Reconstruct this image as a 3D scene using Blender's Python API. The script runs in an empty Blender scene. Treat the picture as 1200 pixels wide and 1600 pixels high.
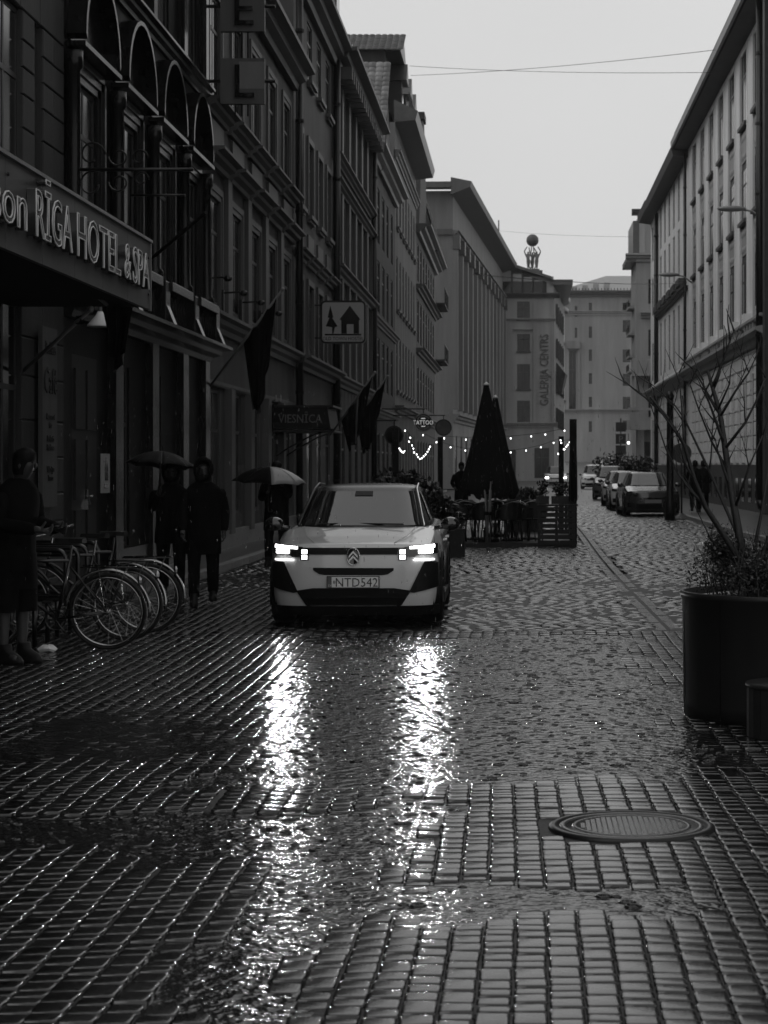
import bpy, bmesh, math, random
import numpy as np
from mathutils import Vector, Matrix, noise
random.seed(7); np.random.seed(7)
R = math.radians
SC = bpy.context.scene
COL = SC.collection
# ---------------------------------------------------------------- camera
F = 3150.0; CX = 812.0; CY = 728.0; EYE = 1.62
cam_d = bpy.data.cameras.new('camera'); cam = bpy.data.objects.new('camera', cam_d); COL.objects.link(cam)
cam.location = (0, 0, EYE); cam.rotation_euler = (R(90), 0, 0)
cam_d.sensor_width = 36; cam_d.lens = 36 * F / 1600
cam_d.shift_x = -(CX - 600) / 1600; cam_d.shift_y = -(800 - CY) / 1600
cam_d.clip_start = 0.1; cam_d.clip_end = 6000
cam_d.dof.use_dof = True; cam_d.dof.focus_distance = 15.0; cam_d.dof.aperture_fstop = 8.0
SC.camera = cam
# ---------------------------------------------------------------- sky (overcast, rain)
W = bpy.data.worlds.new('World'); SC.world = W; W.use_nodes = True
nt = W.node_tree; nt.nodes.clear()
sky = nt.nodes.new('ShaderNodeTexSky'); sky.sky_type = 'NISHITA'; sky.sun_disc = False
sky.sun_elevation = R(50); sky.sun_rotation = R(250); sky.air_density = 3; sky.dust_density = 6
bw = nt.nodes.new('ShaderNodeRGBToBW'); nt.links.new(sky.outputs[0], bw.inputs[0])
b1 = nt.nodes.new('ShaderNodeBackground'); b1.inputs[1].default_value = 0.012
nt.links.new(bw.outputs[0], b1.inputs[0])
b2 = nt.nodes.new('ShaderNodeBackground'); b2.inputs[1].default_value = 1.0
# cloud deck: even grey, very softly mottled
tc = nt.nodes.new('ShaderNodeTexCoord'); ns = nt.nodes.new('ShaderNodeTexNoise'); ns.inputs['Scale'].default_value = 1.6; ns.inputs['Detail'].default_value = 3
mr = nt.nodes.new('ShaderNodeMapRange'); mr.inputs[1].default_value = .3; mr.inputs[2].default_value = .7; mr.inputs[3].default_value = .58; mr.inputs[4].default_value = .70
nt.links.new(tc.outputs['Generated'], ns.inputs['Vector']); nt.links.new(ns.outputs[0], mr.inputs[0]); nt.links.new(mr.outputs[0], b2.inputs[0])
ad = nt.nodes.new('ShaderNodeAddShader'); wo = nt.nodes.new('ShaderNodeOutputWorld')
nt.links.new(b1.outputs[0], ad.inputs[0]); nt.links.new(b2.outputs[0], ad.inputs[1]); nt.links.new(ad.outputs[0], wo.inputs[0])
sd = bpy.data.lights.new('sun', 'SUN'); sd.energy = 0.5; sd.angle = R(50); sd.color = (1, 1, 1)
sun = bpy.data.objects.new('sun', sd); COL.objects.link(sun); sun.location = (0, 0, 60)
sun.rotation_euler = Vector((0.75, 0.35, -1.0)).to_track_quat('-Z', 'Y').to_euler()
SC.view_settings.view_transform = 'Standard'; SC.view_settings.look = 'None'
SC.view_settings.exposure = 0.0; SC.view_settings.gamma = 1.0; SC.view_settings.use_curve_mapping = False
SC.cycles.max_bounces = 6; SC.cycles.diffuse_bounces = 3; SC.cycles.glossy_bounces = 4; SC.cycles.transmission_bounces = 4
SC.cycles.volume_bounces = 0; SC.cycles.sample_clamp_indirect = 6; SC.cycles.sample_clamp_direct = 0
SC.cycles.use_denoising = True; SC.cycles.denoising_prefilter = 'ACCURATE'

# ---------------------------------------------------------------- helpers
def at(px, py, Y):
    return Vector(((px - CX) * Y / F, Y, EYE - (py - CY) * Y / F))
def gd(px, py, z=0.0):
    Y = F * (EYE - z) / (py - CY)
    return Vector(((px - CX) * Y / F, Y, z))

MATS = {}
def mat(name, g, rough=0.5, spec=0.5, metal=0.0, var=0.0, vscale=2.0, bump=0.0, bscale=20.0, island=0.0, emit=0.0, coat=0.0, ior=None, streak=False, mid=0.0):
    if name in MATS: return MATS[name]
    m = bpy.data.materials.new(name); m.use_nodes = True; MATS[name] = m
    t = m.node_tree; b = t.nodes['Principled BSDF']
    b.inputs['Base Color'].default_value = (g, g, g, 1); b.inputs['Roughness'].default_value = rough
    b.inputs['Specular IOR Level'].default_value = spec; b.inputs['Metallic'].default_value = metal
    b.inputs['Coat Weight'].default_value = coat; b.inputs['Coat Roughness'].default_value = 0.06
    if ior: b.inputs['IOR'].default_value = ior
    if emit: b.inputs['Emission Color'].default_value = (1, 1, 1, 1); b.inputs['Emission Strength'].default_value = emit
    fac = None
    co = t.nodes.new('ShaderNodeTexCoord'); src = co.outputs['Object']
    if streak:
        mp = t.nodes.new('ShaderNodeMapping'); mp.inputs['Scale'].default_value = (1, 1, .12); t.links.new(src, mp.inputs[0]); ssrc = mp.outputs[0]
    else: ssrc = src
    if var:
        n = t.nodes.new('ShaderNodeTexNoise'); n.inputs['Scale'].default_value = vscale; n.inputs['Detail'].default_value = 6; n.inputs['Roughness'].default_value = .65
        t.links.new(ssrc, n.inputs['Vector'])
        r = t.nodes.new('ShaderNodeMapRange'); r.inputs[1].default_value = .28; r.inputs[2].default_value = .72
        r.inputs[3].default_value = g * (1 - var); r.inputs[4].default_value = g * (1 + var); t.links.new(n.outputs[0], r.inputs[0]); fac = r.outputs[0]
    if island:
        gi = t.nodes.new('ShaderNodeNewGeometry'); oi = t.nodes.new('ShaderNodeObjectInfo')
        a = t.nodes.new('ShaderNodeMath'); a.operation = 'ADD'; t.links.new(gi.outputs['Random Per Island'], a.inputs[0]); t.links.new(oi.outputs['Random'], a.inputs[1])
        fr = t.nodes.new('ShaderNodeMath'); fr.operation = 'FRACT'; t.links.new(a.outputs[0], fr.inputs[0])
        r2 = t.nodes.new('ShaderNodeMapRange'); r2.inputs[3].default_value = 1 - island; r2.inputs[4].default_value = 1 + island; t.links.new(fr.outputs[0], r2.inputs[0])
        mu = t.nodes.new('ShaderNodeMath'); mu.operation = 'MULTIPLY'; mu.inputs[1].default_value = g
        if fac: t.links.new(fac, mu.inputs[1])
        t.links.new(r2.outputs[0], mu.inputs[0]); fac = mu.outputs[0]
    if fac: t.links.new(fac, b.inputs['Base Color'])
    if bump:
        n2 = t.nodes.new('ShaderNodeTexNoise'); n2.inputs['Scale'].default_value = bscale; n2.inputs['Detail'].default_value = 4
        t.links.new(src, n2.inputs['Vector'])
        bp = t.nodes.new('ShaderNodeBump'); bp.inputs['Strength'].default_value = 1.0; bp.inputs['Distance'].default_value = bump
        h = n2.outputs[0]
        if mid:
            n3 = t.nodes.new('ShaderNodeTexNoise'); n3.inputs['Scale'].default_value = bscale * .15; t.links.new(src, n3.inputs['Vector'])
            am = t.nodes.new('ShaderNodeMath'); am.operation = 'MULTIPLY_ADD'; am.inputs[1].default_value = mid
            t.links.new(n3.outputs[0], am.inputs[0]); t.links.new(h, am.inputs[2]); h = am.outputs[0]
        t.links.new(h, bp.inputs['Height']); t.links.new(bp.outputs[0], b.inputs['Normal'])
    return m

def link(name, me, m=None, parent=None, smooth=False, loc=None, rot=None):
    if m is not None and not me.materials: me.materials.append(m)
    if smooth: me.shade_smooth()
    o = bpy.data.objects.new(name, me); COL.objects.link(o)
    if parent: o.parent = parent
    if loc is not None: o.location = loc
    if rot is not None: o.rotation_euler = rot
    return o
class MB:
    def __init__(s): s.v = []; s.f = []
    def add(s, vs, fs):
        n = len(s.v); s.v += [tuple(v) for v in vs]; s.f += [tuple(i + n for i in f) for f in fs]; return s
    def box(s, x0, x1, y0, y1, z0, z1):
        return s.add([(x0,y0,z0),(x1,y0,z0),(x1,y1,z0),(x0,y1,z0),(x0,y0,z1),(x1,y0,z1),(x1,y1,z1),(x0,y1,z1)],
            [(3,2,1,0),(4,5,6,7),(0,1,5,4),(1,2,6,5),(2,3,7,6),(3,0,4,7)])
    def tube(s, pts, r, n=8, cap=True, closed=False):
        pts = [Vector(p) for p in pts]; k = len(pts); rr = r if isinstance(r, (list, tuple)) else [r] * k
        rings = []; prev = None
        for i, p in enumerate(pts):
            if closed: d = pts[(i + 1) % k] - pts[i - 1]
            else: d = pts[min(i + 1, k - 1)] - pts[max(i - 1, 0)]
            if d.length < 1e-9: d = Vector((0, 0, 1))
            d.normalize()
            if prev is None: a = d.orthogonal().normalized()
            else:
                a = prev - d * prev.dot(d)
                if a.length < 1e-6: a = d.orthogonal()
                a.normalize()
            prev = a; b = d.cross(a)
            rings.append([p + (a * math.cos(2 * math.pi * j / n) + b * math.sin(2 * math.pi * j / n)) * rr[i] for j in range(n)])
        vs = [v for rg in rings for v in rg]; fs = []
        for i in range(k if closed else k - 1):
            for j in range(n):
                a, b = i * n + j, i * n + (j + 1) % n; i2 = (i + 1) % k
                fs.append((a, b, i2 * n + (j + 1) % n, i2 * n + j))
        if cap and not closed: fs += [tuple(range(n))[::-1], tuple(range((k - 1) * n, k * n))]
        return s.add(vs, fs)
    def loft(s, rings, cap=True, closed=True):
        n = len(rings[0]); vs = [v for rg in rings for v in rg]; fs = []
        for i in range(len(rings) - 1):
            for j in range(n if closed else n - 1):
                fs.append((i * n + j, i * n + (j + 1) % n, (i + 1) * n + (j + 1) % n, (i + 1) * n + j))
        if cap and closed: fs += [tuple(range(n))[::-1], tuple(range((len(rings) - 1) * n, len(rings) * n))]
        return s.add(vs, fs)
    def lathe(s, prof, n=16, cx=0, cy=0, cap=True):
        return s.loft([[(cx + r * math.cos(2 * math.pi * j / n), cy + r * math.sin(2 * math.pi * j / n), z) for j in range(n)] for r, z in prof], cap)
    def prism(s, poly, y0, y1):   # poly in x,z extruded along y
        n = len(poly)
        vs = [(x, y0, z) for x, z in poly] + [(x, y1, z) for x, z in poly]
        return s.add(vs, [tuple(range(n)), tuple(range(2 * n - 1, n - 1, -1))] + [(i + n, (i + 1) % n + n, (i + 1) % n, i) for i in range(n)])
    def ell(s, c, rx, ry, rz, n=10, m=6):
        rings = []
        for i in range(m + 1):
            a = math.pi * i / m; q = max(math.sin(a), .02)
            rings.append([(c[0] + rx * q * math.cos(2 * math.pi * j / n), c[1] + ry * q * math.sin(2 * math.pi * j / n), c[2] - rz * math.cos(a)) for j in range(n)])
        return s.loft(rings)
    def mesh(s, name='m'):
        me = bpy.data.meshes.new(name); me.from_pydata(s.v, [], s.f)
        bm = bmesh.new(); bm.from_mesh(me); bmesh.ops.recalc_face_normals(bm, faces=bm.faces); bm.to_mesh(me); bm.free(); return me
    def build(s, name, m=None, parent=None, smooth=False, loc=None, rot=None, bevel=0):
        o = link(name, s.mesh(name), m, parent, smooth, loc, rot)
        if bevel:
            b = o.modifiers.new('bevel', 'BEVEL'); b.width = bevel; b.segments = 2; b.limit_method = 'ANGLE'
        return o
def empty(name, loc=(0, 0, 0), rz=0.0, label=None, cat=None, group=None):
    o = bpy.data.objects.new(name, None); COL.objects.link(o); o.location = loc; o.rotation_euler = (0, 0, rz); o.empty_display_size = .3
    return tag(o, label, cat, group)
def tag(o, label=None, cat=None, group=None, kind=None):
    if label: o['label'] = label
    if cat: o['category'] = cat
    if group: o['group'] = group
    if kind: o['kind'] = kind
    return o
def copy_tree(o, parent=None, top=True):
    c = o.copy(); COL.objects.link(c)
    if parent: c.parent = parent
    for ch in list(o.children): copy_tree(ch, c, False)
    return c
def multi(V, Fq, T):
    """V (n,3) template, Fq list of faces, T list of (3x3, loc): one joined mesh"""
    V = np.asarray(V, float); n = len(V); k = len(T)
    M = np.array([t[0] for t in T]); L = np.array([t[1] for t in T])
    allv = np.einsum('kij,nj->kni', M, V) + L[:, None, :]
    fs = np.concatenate([np.asarray(f) for f in Fq]); ls = np.array([len(f) for f in Fq])
    allf = (fs[None, :] + (np.arange(k) * n)[:, None]).ravel(); allls = np.tile(ls, k)
    me = bpy.data.meshes.new('multi'); me.vertices.add(n * k); me.vertices.foreach_set('co', allv.ravel())
    me.loops.add(len(allf)); me.loops.foreach_set('vertex_index', allf.astype(np.int32))
    me.polygons.add(len(allls)); st = np.concatenate([[0], np.cumsum(allls)[:-1]])
    me.polygons.foreach_set('loop_start', st.astype(np.int32)); me.polygons.foreach_set('loop_total', allls.astype(np.int32))
    me.update(calc_edges=True); me.validate(); return me
def rotz(a): c, s = math.cos(a), math.sin(a); return np.array([[c, -s, 0], [s, c, 0], [0, 0, 1.]])
def text_mesh(body, size, extrude=.01, align='CENTER', space=1.0):
    cu = bpy.data.curves.new('t', 'FONT'); cu.body = body; cu.size = size; cu.extrude = extrude; cu.align_x = align; cu.resolution_u = 2; cu.space_character = space
    o = bpy.data.objects.new('t', cu); COL.objects.link(o); bpy.context.view_layer.update()
    dg = bpy.context.evaluated_depsgraph_get(); me = bpy.data.meshes.new_from_object(o.evaluated_get(dg))
    bpy.data.objects.remove(o); return me
def text(body, size, m, parent, loc, rot=(R(90), 0, 0), extrude=.008, align='CENTER', sx=1.0, sz=1.0, space=1.0, name='lettering'):
    me = text_mesh(body, size, extrude, align, space); me.materials.clear()
    o = link(name, me, m, parent, loc=loc, rot=rot); o.scale = (sx, sz, 1); return o
# materials
M = dict(
    wet_paver=mat('wet_paver', .008, .11, .62, var=.4, vscale=30, bump=.0006, bscale=110, island=.6, mid=1.5),
    paver_bed=mat('paver_bed', .005, .5, .15, bump=.004, bscale=60),
    cobble=mat('cobble', .016, .15, .7, var=.4, vscale=12, bump=.003, bscale=30, island=.35, mid=2),
    asphalt=mat('asphalt', .02, .45, .4, var=.3, vscale=3, bump=.008, bscale=14, mid=3),
    pavement=mat('pavement', .04, .35, .5, var=.3, vscale=2, bump=.003, bscale=20),
    kerb=mat('kerb', .16, .4, .5, var=.25, vscale=5, bump=.003, bscale=30, island=.2),
    stone=mat('stone', .042, .6, .15, var=.22, vscale=3, bump=.004, bscale=25, island=.12, streak=True),
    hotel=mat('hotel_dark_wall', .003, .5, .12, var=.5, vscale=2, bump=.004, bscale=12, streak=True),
    hotel_trim=mat('hotel_trim', .006, .24, .22, var=.4, vscale=4, bump=.002, bscale=20, streak=True),
    c_wall=mat('render_grey', .07, .6, .12, var=.4, vscale=1.5, bump=.003, bscale=30, streak=True),
    c_trim=mat('trim_grey', .085, .45, .2, var=.2, vscale=3, bump=.002, bscale=30, streak=True),
    d_wall=mat('render_mid', .085, .6, .12, var=.4, vscale=1.2, bump=.003, bscale=30, streak=True),
    e_wall=mat('render_dark', .055, .55, .12, var=.4, vscale=1.5, bump=.004, bscale=20, streak=True),
    f_wall=mat('render_darker', .032, .55, .12, var=.25, vscale=1.5, bump=.004, bscale=20, streak=True),
    g_wall=mat('render_light', .15, .6, .12, var=.35, vscale=1.2, bump=.003, bscale=20, streak=True),
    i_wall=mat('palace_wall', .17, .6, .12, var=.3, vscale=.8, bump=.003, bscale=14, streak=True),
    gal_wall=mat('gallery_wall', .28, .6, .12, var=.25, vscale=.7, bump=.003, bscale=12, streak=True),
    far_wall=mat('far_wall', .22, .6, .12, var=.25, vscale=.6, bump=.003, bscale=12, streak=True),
    r_wall=mat('cream_wall', .66, .6, .2, var=.24, vscale=1.2, bump=.003, bscale=20, streak=True),
    r_trim=mat('cream_trim', .28, .55, .35, var=.2, vscale=2, bump=.003, bscale=20, streak=True),
    r_dark=mat('plinth_dark', .05, .5, .4, var=.3, vscale=2, bump=.004, bscale=20),
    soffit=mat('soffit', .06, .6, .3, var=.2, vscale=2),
    glass=mat('window_glass', .006, .07, .4, var=.5, vscale=.7, bump=.001, bscale=2),
    glass_b=mat('curtained_glass', .022, .10, .4, var=.4, vscale=1.5), q_wall=mat('balcony_wall', .26, .6, .2, var=.2, vscale=1, streak=True),
    frame=mat('window_frame', .035, .4, .4), frame_l=mat('window_frame_light', .25, .4, .4),
    black=mat('black_metal', .006, .35, .3, bump=.001, bscale=50), blackm=mat('black_matte', .006, .7, .15),
    steel=mat('steel', .3, .25, .5, metal=1.0), chrome=mat('chrome', .75, .12, .5, metal=1.0), dsteel=mat('dark_steel', .05, .28, .5, metal=1.0),
    zinc=mat('zinc', .2, .3, .5, metal=.7, var=.2, vscale=3), lead=mat('roof_metal', .06, .35, .5, var=.3, vscale=2),
    tile=mat('roof_tile', .13, .32, .5, var=.3, vscale=6, island=.4), tile_d=mat('roof_tile_dark', .05, .35, .5, var=.3, vscale=6, island=.4),
    cloth=mat('cloth_black', .003, .85, .05, var=.3, vscale=6, bump=.004, bscale=14), cloth2=mat('cloth_dark', .010, .7, .12, var=.3, vscale=6, bump=.004, bscale=20),
    skin=mat('skin', .03, .5, .4), hair=mat('hair', .004, .6, .1, bump=.003, bscale=90),
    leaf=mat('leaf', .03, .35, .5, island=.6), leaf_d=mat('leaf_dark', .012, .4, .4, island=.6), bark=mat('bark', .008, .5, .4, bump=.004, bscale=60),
    wood=mat('dark_wood', .012, .5, .3, var=.4, vscale=8, bump=.002, bscale=40), rubber=mat('rubber', .006, .55, .2, bump=.001, bscale=80),
    white=mat('white_paint', .6, .4, .4), grey=mat('grey_paint', .2, .4, .4),
    bulb=mat('bulb', .8, .3, .5, emit=5.0), led=mat('led', .8, .3, .5, emit=13.0), led_s=mat('led_soft', .8, .3, .5, emit=4.0),
)
# ================================================================ GROUND
def nz(x, y, s, o=0.0): return noise.noise(Vector((x * s + o, y * s + o * 1.7, o)))
def sst(a, b, x):
    t = min(1, max(0, (x - a) / (b - a))); return t * t * (3 - 2 * t)
def band(x, a, b, w): return sst(a - w, a + w, x) * (1 - sst(b - w, b + w, x))
def puddle(x, y):
    n = nz(x, y, .8, 3.1) * .55 + nz(x, y, 2.2, 8.0) * .35 + nz(x, y, 5, 2.0) * .12
    l1 = -1.45 - (y - 11) * .07
    m = band(y + n, 10.4, 19.3, .45) * band(x + n, l1, 1.12, .22)
    m = max(m, band(y + n * .5, 7.2, 7.68, .14) * band(x + n, -.75, .62, .16))
    m = max(m, band(y + n, 8.35, 9.35, .25) * band(x + n, -2.6, -.72, .2))
    m = max(m, band(y + n, 4.8, 8.4, .4) * band(x + n * .5, -1.02, -.62, .10))
    m = max(m, band(y + n, 11.0, 13.5, .5) * band(x + n, -3.2, -1.4, .3) * .62)
    m = max(m, band(y + n, 8.2, 10.4, .3) * band(x + n, -.75, -.35, .12))
    # dry island by the drain cover
    return m
def hgt(x, y):
    return .0125 - .021 * puddle(x, y) + .0045 * nz(x, y, .9, 1.0) + .004 * nz(x, y, 2.3, 5.0)
def gz(y):   # far road climbs gently
    return 0.0 if y < 170 else 3.2 * sst(170, 420, y)
# the one big sheet
ys = [-60, 0, 30, 60, 90, 120, 150, 170, 190, 210, 230, 260, 290, 320, 360, 420, 600, 1000, 3000]
mb = MB(); n = 0
for y in ys: mb.v += [(-1500, y, gz(y) - .09), (1500, y, gz(y) - .09)]
for i in range(len(ys) - 1): mb.f.append((2 * i, 2 * i + 1, 2 * i + 3, 2 * i + 2))
tag(mb.build('ground', M['asphalt']), 'wet dark ground running up the street to the far buildings', kind='structure')
# far road surface: rough wet setts as material beyond the modelled ones
fr = mat('far_setts', .05, .33, .5, var=.5, vscale=6, bump=.05, bscale=5, mid=1)
mb = MB(); ys = [70 + i * 6 for i in range(60)]
for y in ys:
    b = max(0, y - 95) * .045
    mb.v += [(-5.4 + b * .8, y, gz(y) - .012), (5.1 + b, y, gz(y) - .012)]
for i in range(len(ys) - 1): mb.f.append((2 * i, 2 * i + 1, 2 * i + 3, 2 * i + 2))
tag(mb.build('road', fr), 'wet cobbled street bending right towards the far buildings', kind='structure')

# --- concrete pavers: bed + pavers
def grid(x0, x1, y0, y1, st, zf):
    nx, ny = int((x1 - x0) / st) + 1, int((y1 - y0) / st) + 1
    mb = MB()
    for j in range(ny):
        for i in range(nx):
            x, y = x0 + (x1 - x0) * i / (nx - 1), y0 + (y1 - y0) * j / (ny - 1); mb.v.append((x, y, zf(x, y)))
    for j in range(ny - 1):
        for i in range(nx - 1):
            a = j * nx + i; mb.f.append((a, a + 1, a + nx + 1, a + nx))
    return mb
bed = grid(-5.6, 4.2, 4.0, 30.0, .25, lambda x, y: hgt(x, y) - .0070)
bedo = tag(bed.build('paved_square', M['paver_bed'], smooth=True), 'wet paved square of small concrete blocks', kind='structure')
def paver_template(L, Wd):
    c = .010; e = .007
    def oct_(hx, hy, c, z): return [(-hx + c, -hy, z), (hx - c, -hy, z), (hx, -hy + c, z), (hx, hy - c, z), (hx - c, hy, z), (-hx + c, hy, z), (-hx, hy - c, z), (-hx, -hy + c, z)]
    v = oct_(Wd / 2 - .013, L / 2 - .013, c * .6, .0002) + oct_(Wd / 2 - .006, L / 2 - .006, c * .8, -.0006) + oct_(Wd / 2 - .001, L / 2 - .001, c, -.0035) + oct_(Wd / 2, L / 2, c, -.03)
    f = [tuple(range(8))]
    for k in range(3):
        for j in range(8): f.append((k * 8 + j, (k + 1) * 8 + j, (k + 1) * 8 + (j + 1) % 8, k * 8 + (j + 1) % 8))
    return v, [tuple(q) for q in f]
def drain_dist(x, y): return math.hypot(x - .50, y - 9.0)
PW = .1064; near = []; rest = {}
Ls = [.094, .105, .120, .135, .070, .085]
def col_x(c): return -5.5 + c * .1095
for c in range(88):
    x0 = col_x(c) + .055
    y = 4.9 + random.random() * .3
    ymax = 19.6 if x0 > -1.9 else 26.5
    rng = random.Random(c * 31)
    while y < ymax:
        L = rng.choice(Ls); yc = y + L / 2; x = x0 + .012 * math.sin(yc * .9 + 1) + rng.uniform(-.003, .003)
        if x0 < -1.5: x += .03 * math.sin(yc * .5 + x0 * .2)
        y += L + .0105
        if drain_dist(x, yc) < .40: continue
        if math.hypot(x - 1.81, yc - 13.1) < .6: continue
        z = hgt(x, yc) + rng.uniform(-.0024, .0024); tx, ty = rng.gauss(0, .013), rng.gauss(0, .010)
        px = CX + x * F / yc; py = CY + (EYE) * F / yc
        vis = -20 < px < 1215 and py < 1620
        (near if vis else rest.setdefault(L, [])).append((yc, L, x, z, tx, ty, rng.gauss(0, .014)) if vis else (x, yc, z, tx, ty))
near.sort()
tm = {}
for L in set(Ls):
    v, f = paver_template(L, PW); me = bpy.data.meshes.new('paver'); me.from_pydata(v, [], f); me.materials.append(M['wet_paver']); me.shade_smooth(); tm[L] = (me, v, f)
sub = [q for q in near if hgt(q[2], q[0]) > -.008][:300]; subset = set(id(q) for q in sub)
for q in sub:
    yc, L, x, z, tx, ty, rz = q
    o = link('paver', tm[L][0], None, bedo, loc=(x, yc, z), rot=(tx, ty, rz))
for q in near:
    if id(q) not in subset: rest.setdefault(q[1], []).append((q[2], q[0], q[3], q[4], q[5]))
for L, lst in rest.items():
    T = []
    for x, yc, z, tx, ty in lst:
        m3 = Matrix.Rotation(tx, 3, 'X') @ Matrix.Rotation(ty, 3, 'Y'); T.append((np.array(m3), (x, yc, z)))
    me = multi(tm[L][1], tm[L][2], T); me.shade_smooth()
    tag(link('paver_field', me, M['wet_paver'], bedo), kind='stuff')

# --- rain water standing on the pavers
def water_mat():
    m = bpy.data.materials.new('rain_water'); m.use_nodes = True; t = m.node_tree; b = t.nodes['Principled BSDF']
    b.inputs['Base Color'].default_value = (.008, .008, .008, 1); b.inputs['Roughness'].default_value = .12; b.inputs['IOR'].default_value = 1.36
    co = t.nodes.new('ShaderNodeTexCoord')
    n1 = t.nodes.new('ShaderNodeTexNoise'); n1.inputs['Scale'].default_value = 15; n1.inputs['Detail'].default_value = 2
    n2 = t.nodes.new('ShaderNodeTexNoise'); n2.inputs['Scale'].default_value = 70; n2.inputs['Detail'].default_value = 2
    vo = t.nodes.new('ShaderNodeTexVoronoi'); vo.inputs['Scale'].default_value = 9; vo.inputs['Randomness'].default_value = 1
    vo2 = t.nodes.new('ShaderNodeTexVoronoi'); vo2.inputs['Scale'].default_value = 26
    for q in (n1, n2, vo, vo2): t.links.new(co.outputs['Object'], q.inputs['Vector'])
    def rings(v, freq, rad):
        # ripple rings only close to the drop's centre
        a = t.nodes.new('ShaderNodeMath'); a.operation = 'MULTIPLY'; a.inputs[1].default_value = freq; t.links.new(v.outputs['Distance'], a.inputs[0])
        s = t.nodes.new('ShaderNodeMath'); s.operation = 'SINE'; t.links.new(a.outputs[0], s.inputs[0])
        r = t.nodes.new('ShaderNodeMapRange'); r.interpolation_type = 'SMOOTHSTEP'; r.inputs[1].default_value = 0; r.inputs[2].default_value = rad; r.inputs[3].default_value = 1; r.inputs[4].default_value = 0
        t.links.new(v.outputs['Distance'], r.inputs[0])
        g = t.nodes.new('ShaderNodeMath'); g.operation = 'GREATER_THAN'; g.inputs[1].default_value = .35; t.links.new(v.outputs['Color'], g.inputs[0])
        m1 = t.nodes.new('ShaderNodeMath'); m1.operation = 'MULTIPLY'; t.links.new(s.outputs[0], m1.inputs[0]); t.links.new(r.outputs[0], m1.inputs[1])
        m2 = t.nodes.new('ShaderNodeMath'); m2.operation = 'MULTIPLY'; t.links.new(m1.outputs[0], m2.inputs[0]); t.links.new(g.outputs[0], m2.inputs[1]); return m2.outputs[0]
    r1 = rings(vo, 32, .42); r2 = rings(vo2, 24, .5)
    def madd(a, k, c):
        q = t.nodes.new('ShaderNodeMath'); q.operation = 'MULTIPLY_ADD'; q.inputs[1].default_value = k; t.links.new(a, q.inputs[0])
        if c is None: q.inputs[2].default_value = 0
        else: t.links.new(c, q.inputs[2])
        return q.outputs[0]
    h = madd(n1.outputs[0], 3.2, None); h = madd(n2.outputs[0], .14, h); h = madd(r1, .6, h); h = madd(r2, .12, h)
    bp = t.nodes.new('ShaderNodeBump'); bp.inputs['Strength'].default_value = 1; bp.inputs['Distance'].default_value = .0042
    t.links.new(h, bp.inputs['Height']); t.links.new(bp.outputs[0], b.inputs['Normal'])
    return m
M['water'] = water_mat()
wt = grid(-5.0, 3.6, 4.6, 19.75, .5, lambda x, y: 0.0)
wo_ = wt.build('rain_water', M['water'], smooth=True); tag(wo_, 'thin sheet of rain water pooled on the paving', kind='structure')

# --- setts (rough cobbles) from the square up the street
v = []; 
def sett():
    v = []
    for (hx, hy, z) in ((.5, .5, -.05), (.49, .49, -.012), (.40, .40, .0), ):
        c = .16
        v += [(-hx + c, -hy, z), (hx - c, -hy, z), (hx, -hy + c, z), (hx, hy - c, z), (hx - c, hy, z), (-hx + c, hy, z), (-hx, hy - c, z), (-hx, -hy + c, z)]
    v.append((0, 0, .011)); f = []
    for k in range(2):
        for j in range(8): f.append((k * 8 + j, k * 8 + (j + 1) % 8, (k + 1) * 8 + (j + 1) % 8, (k + 1) * 8 + j))
    for j in range(8): f.append((16 + j, 16 + (j + 1) % 8, 24))
    return v, f
SV, SF = sett(); T = []
def street_r(y): return 5.02 + max(0, y - 95) * .045
y = 19.72; rng = random.Random(5)
while y < 84:
    d = rng.uniform(.12, .17) * (1 if y < 50 else 1.25); x = (-2.05 if y < 26.6 else -4.55) + rng.random() * .1
    xr = 4.3 if y < 30 else 5.0
    while x < xr:
        w = rng.uniform(.15, .24) * (1 if y < 50 else 1.2)
        if not (1.30 < x + w / 2 < 1.62 and y < 60):
            zz = .004 + .012 * nz(x, y, .6, 2) + .010 * nz(x, y, 1.7, 4) + rng.uniform(-.004, .005)
            m3 = Matrix.Rotation(rng.gauss(0, .05), 3, 'X') @ Matrix.Rotation(rng.gauss(0, .05), 3, 'Y') @ Matrix.Rotation(rng.gauss(0, .05), 3, 'Z') @ Matrix.Diagonal((w * .97, d * .97, 1))
            T.append((np.array(m3), (x + w / 2, y + d / 2 + rng.uniform(-.01, .01), zz)))
        x += w
    y += d
me = multi(SV, SF, T); me.shade_smooth()
stt = link('sett_paving', me, M['cobble']); tag(stt, 'wet rough cobbles of the street between the terraces', kind='structure')
b2_ = grid(-5.4, 5.2, 19.5, 85, .8, lambda x, y: -.03)
tag(b2_.build('sett_bed', M['paver_bed'], stt), kind='structure')
# two rows of long channel stones across the cobbles
mb = MB(); y = 19.8
cs = MB().box(-.5, .5, -.5, .5, -.06, 0).mesh('channel_stone'); cs.materials.append(M['cobble'])
while y < 60:
    L = rng.uniform(.4, .6)
    for dx in (-.075, .075):
        o = link('channel_stone', cs, None, stt, loc=(1.46 + dx + .05 * math.sin(y * .15), y + L / 2, .008 + rng.uniform(-.003, .003))); o.scale = (.105, L - .02, 1)
        bv = None
    y += L
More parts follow.
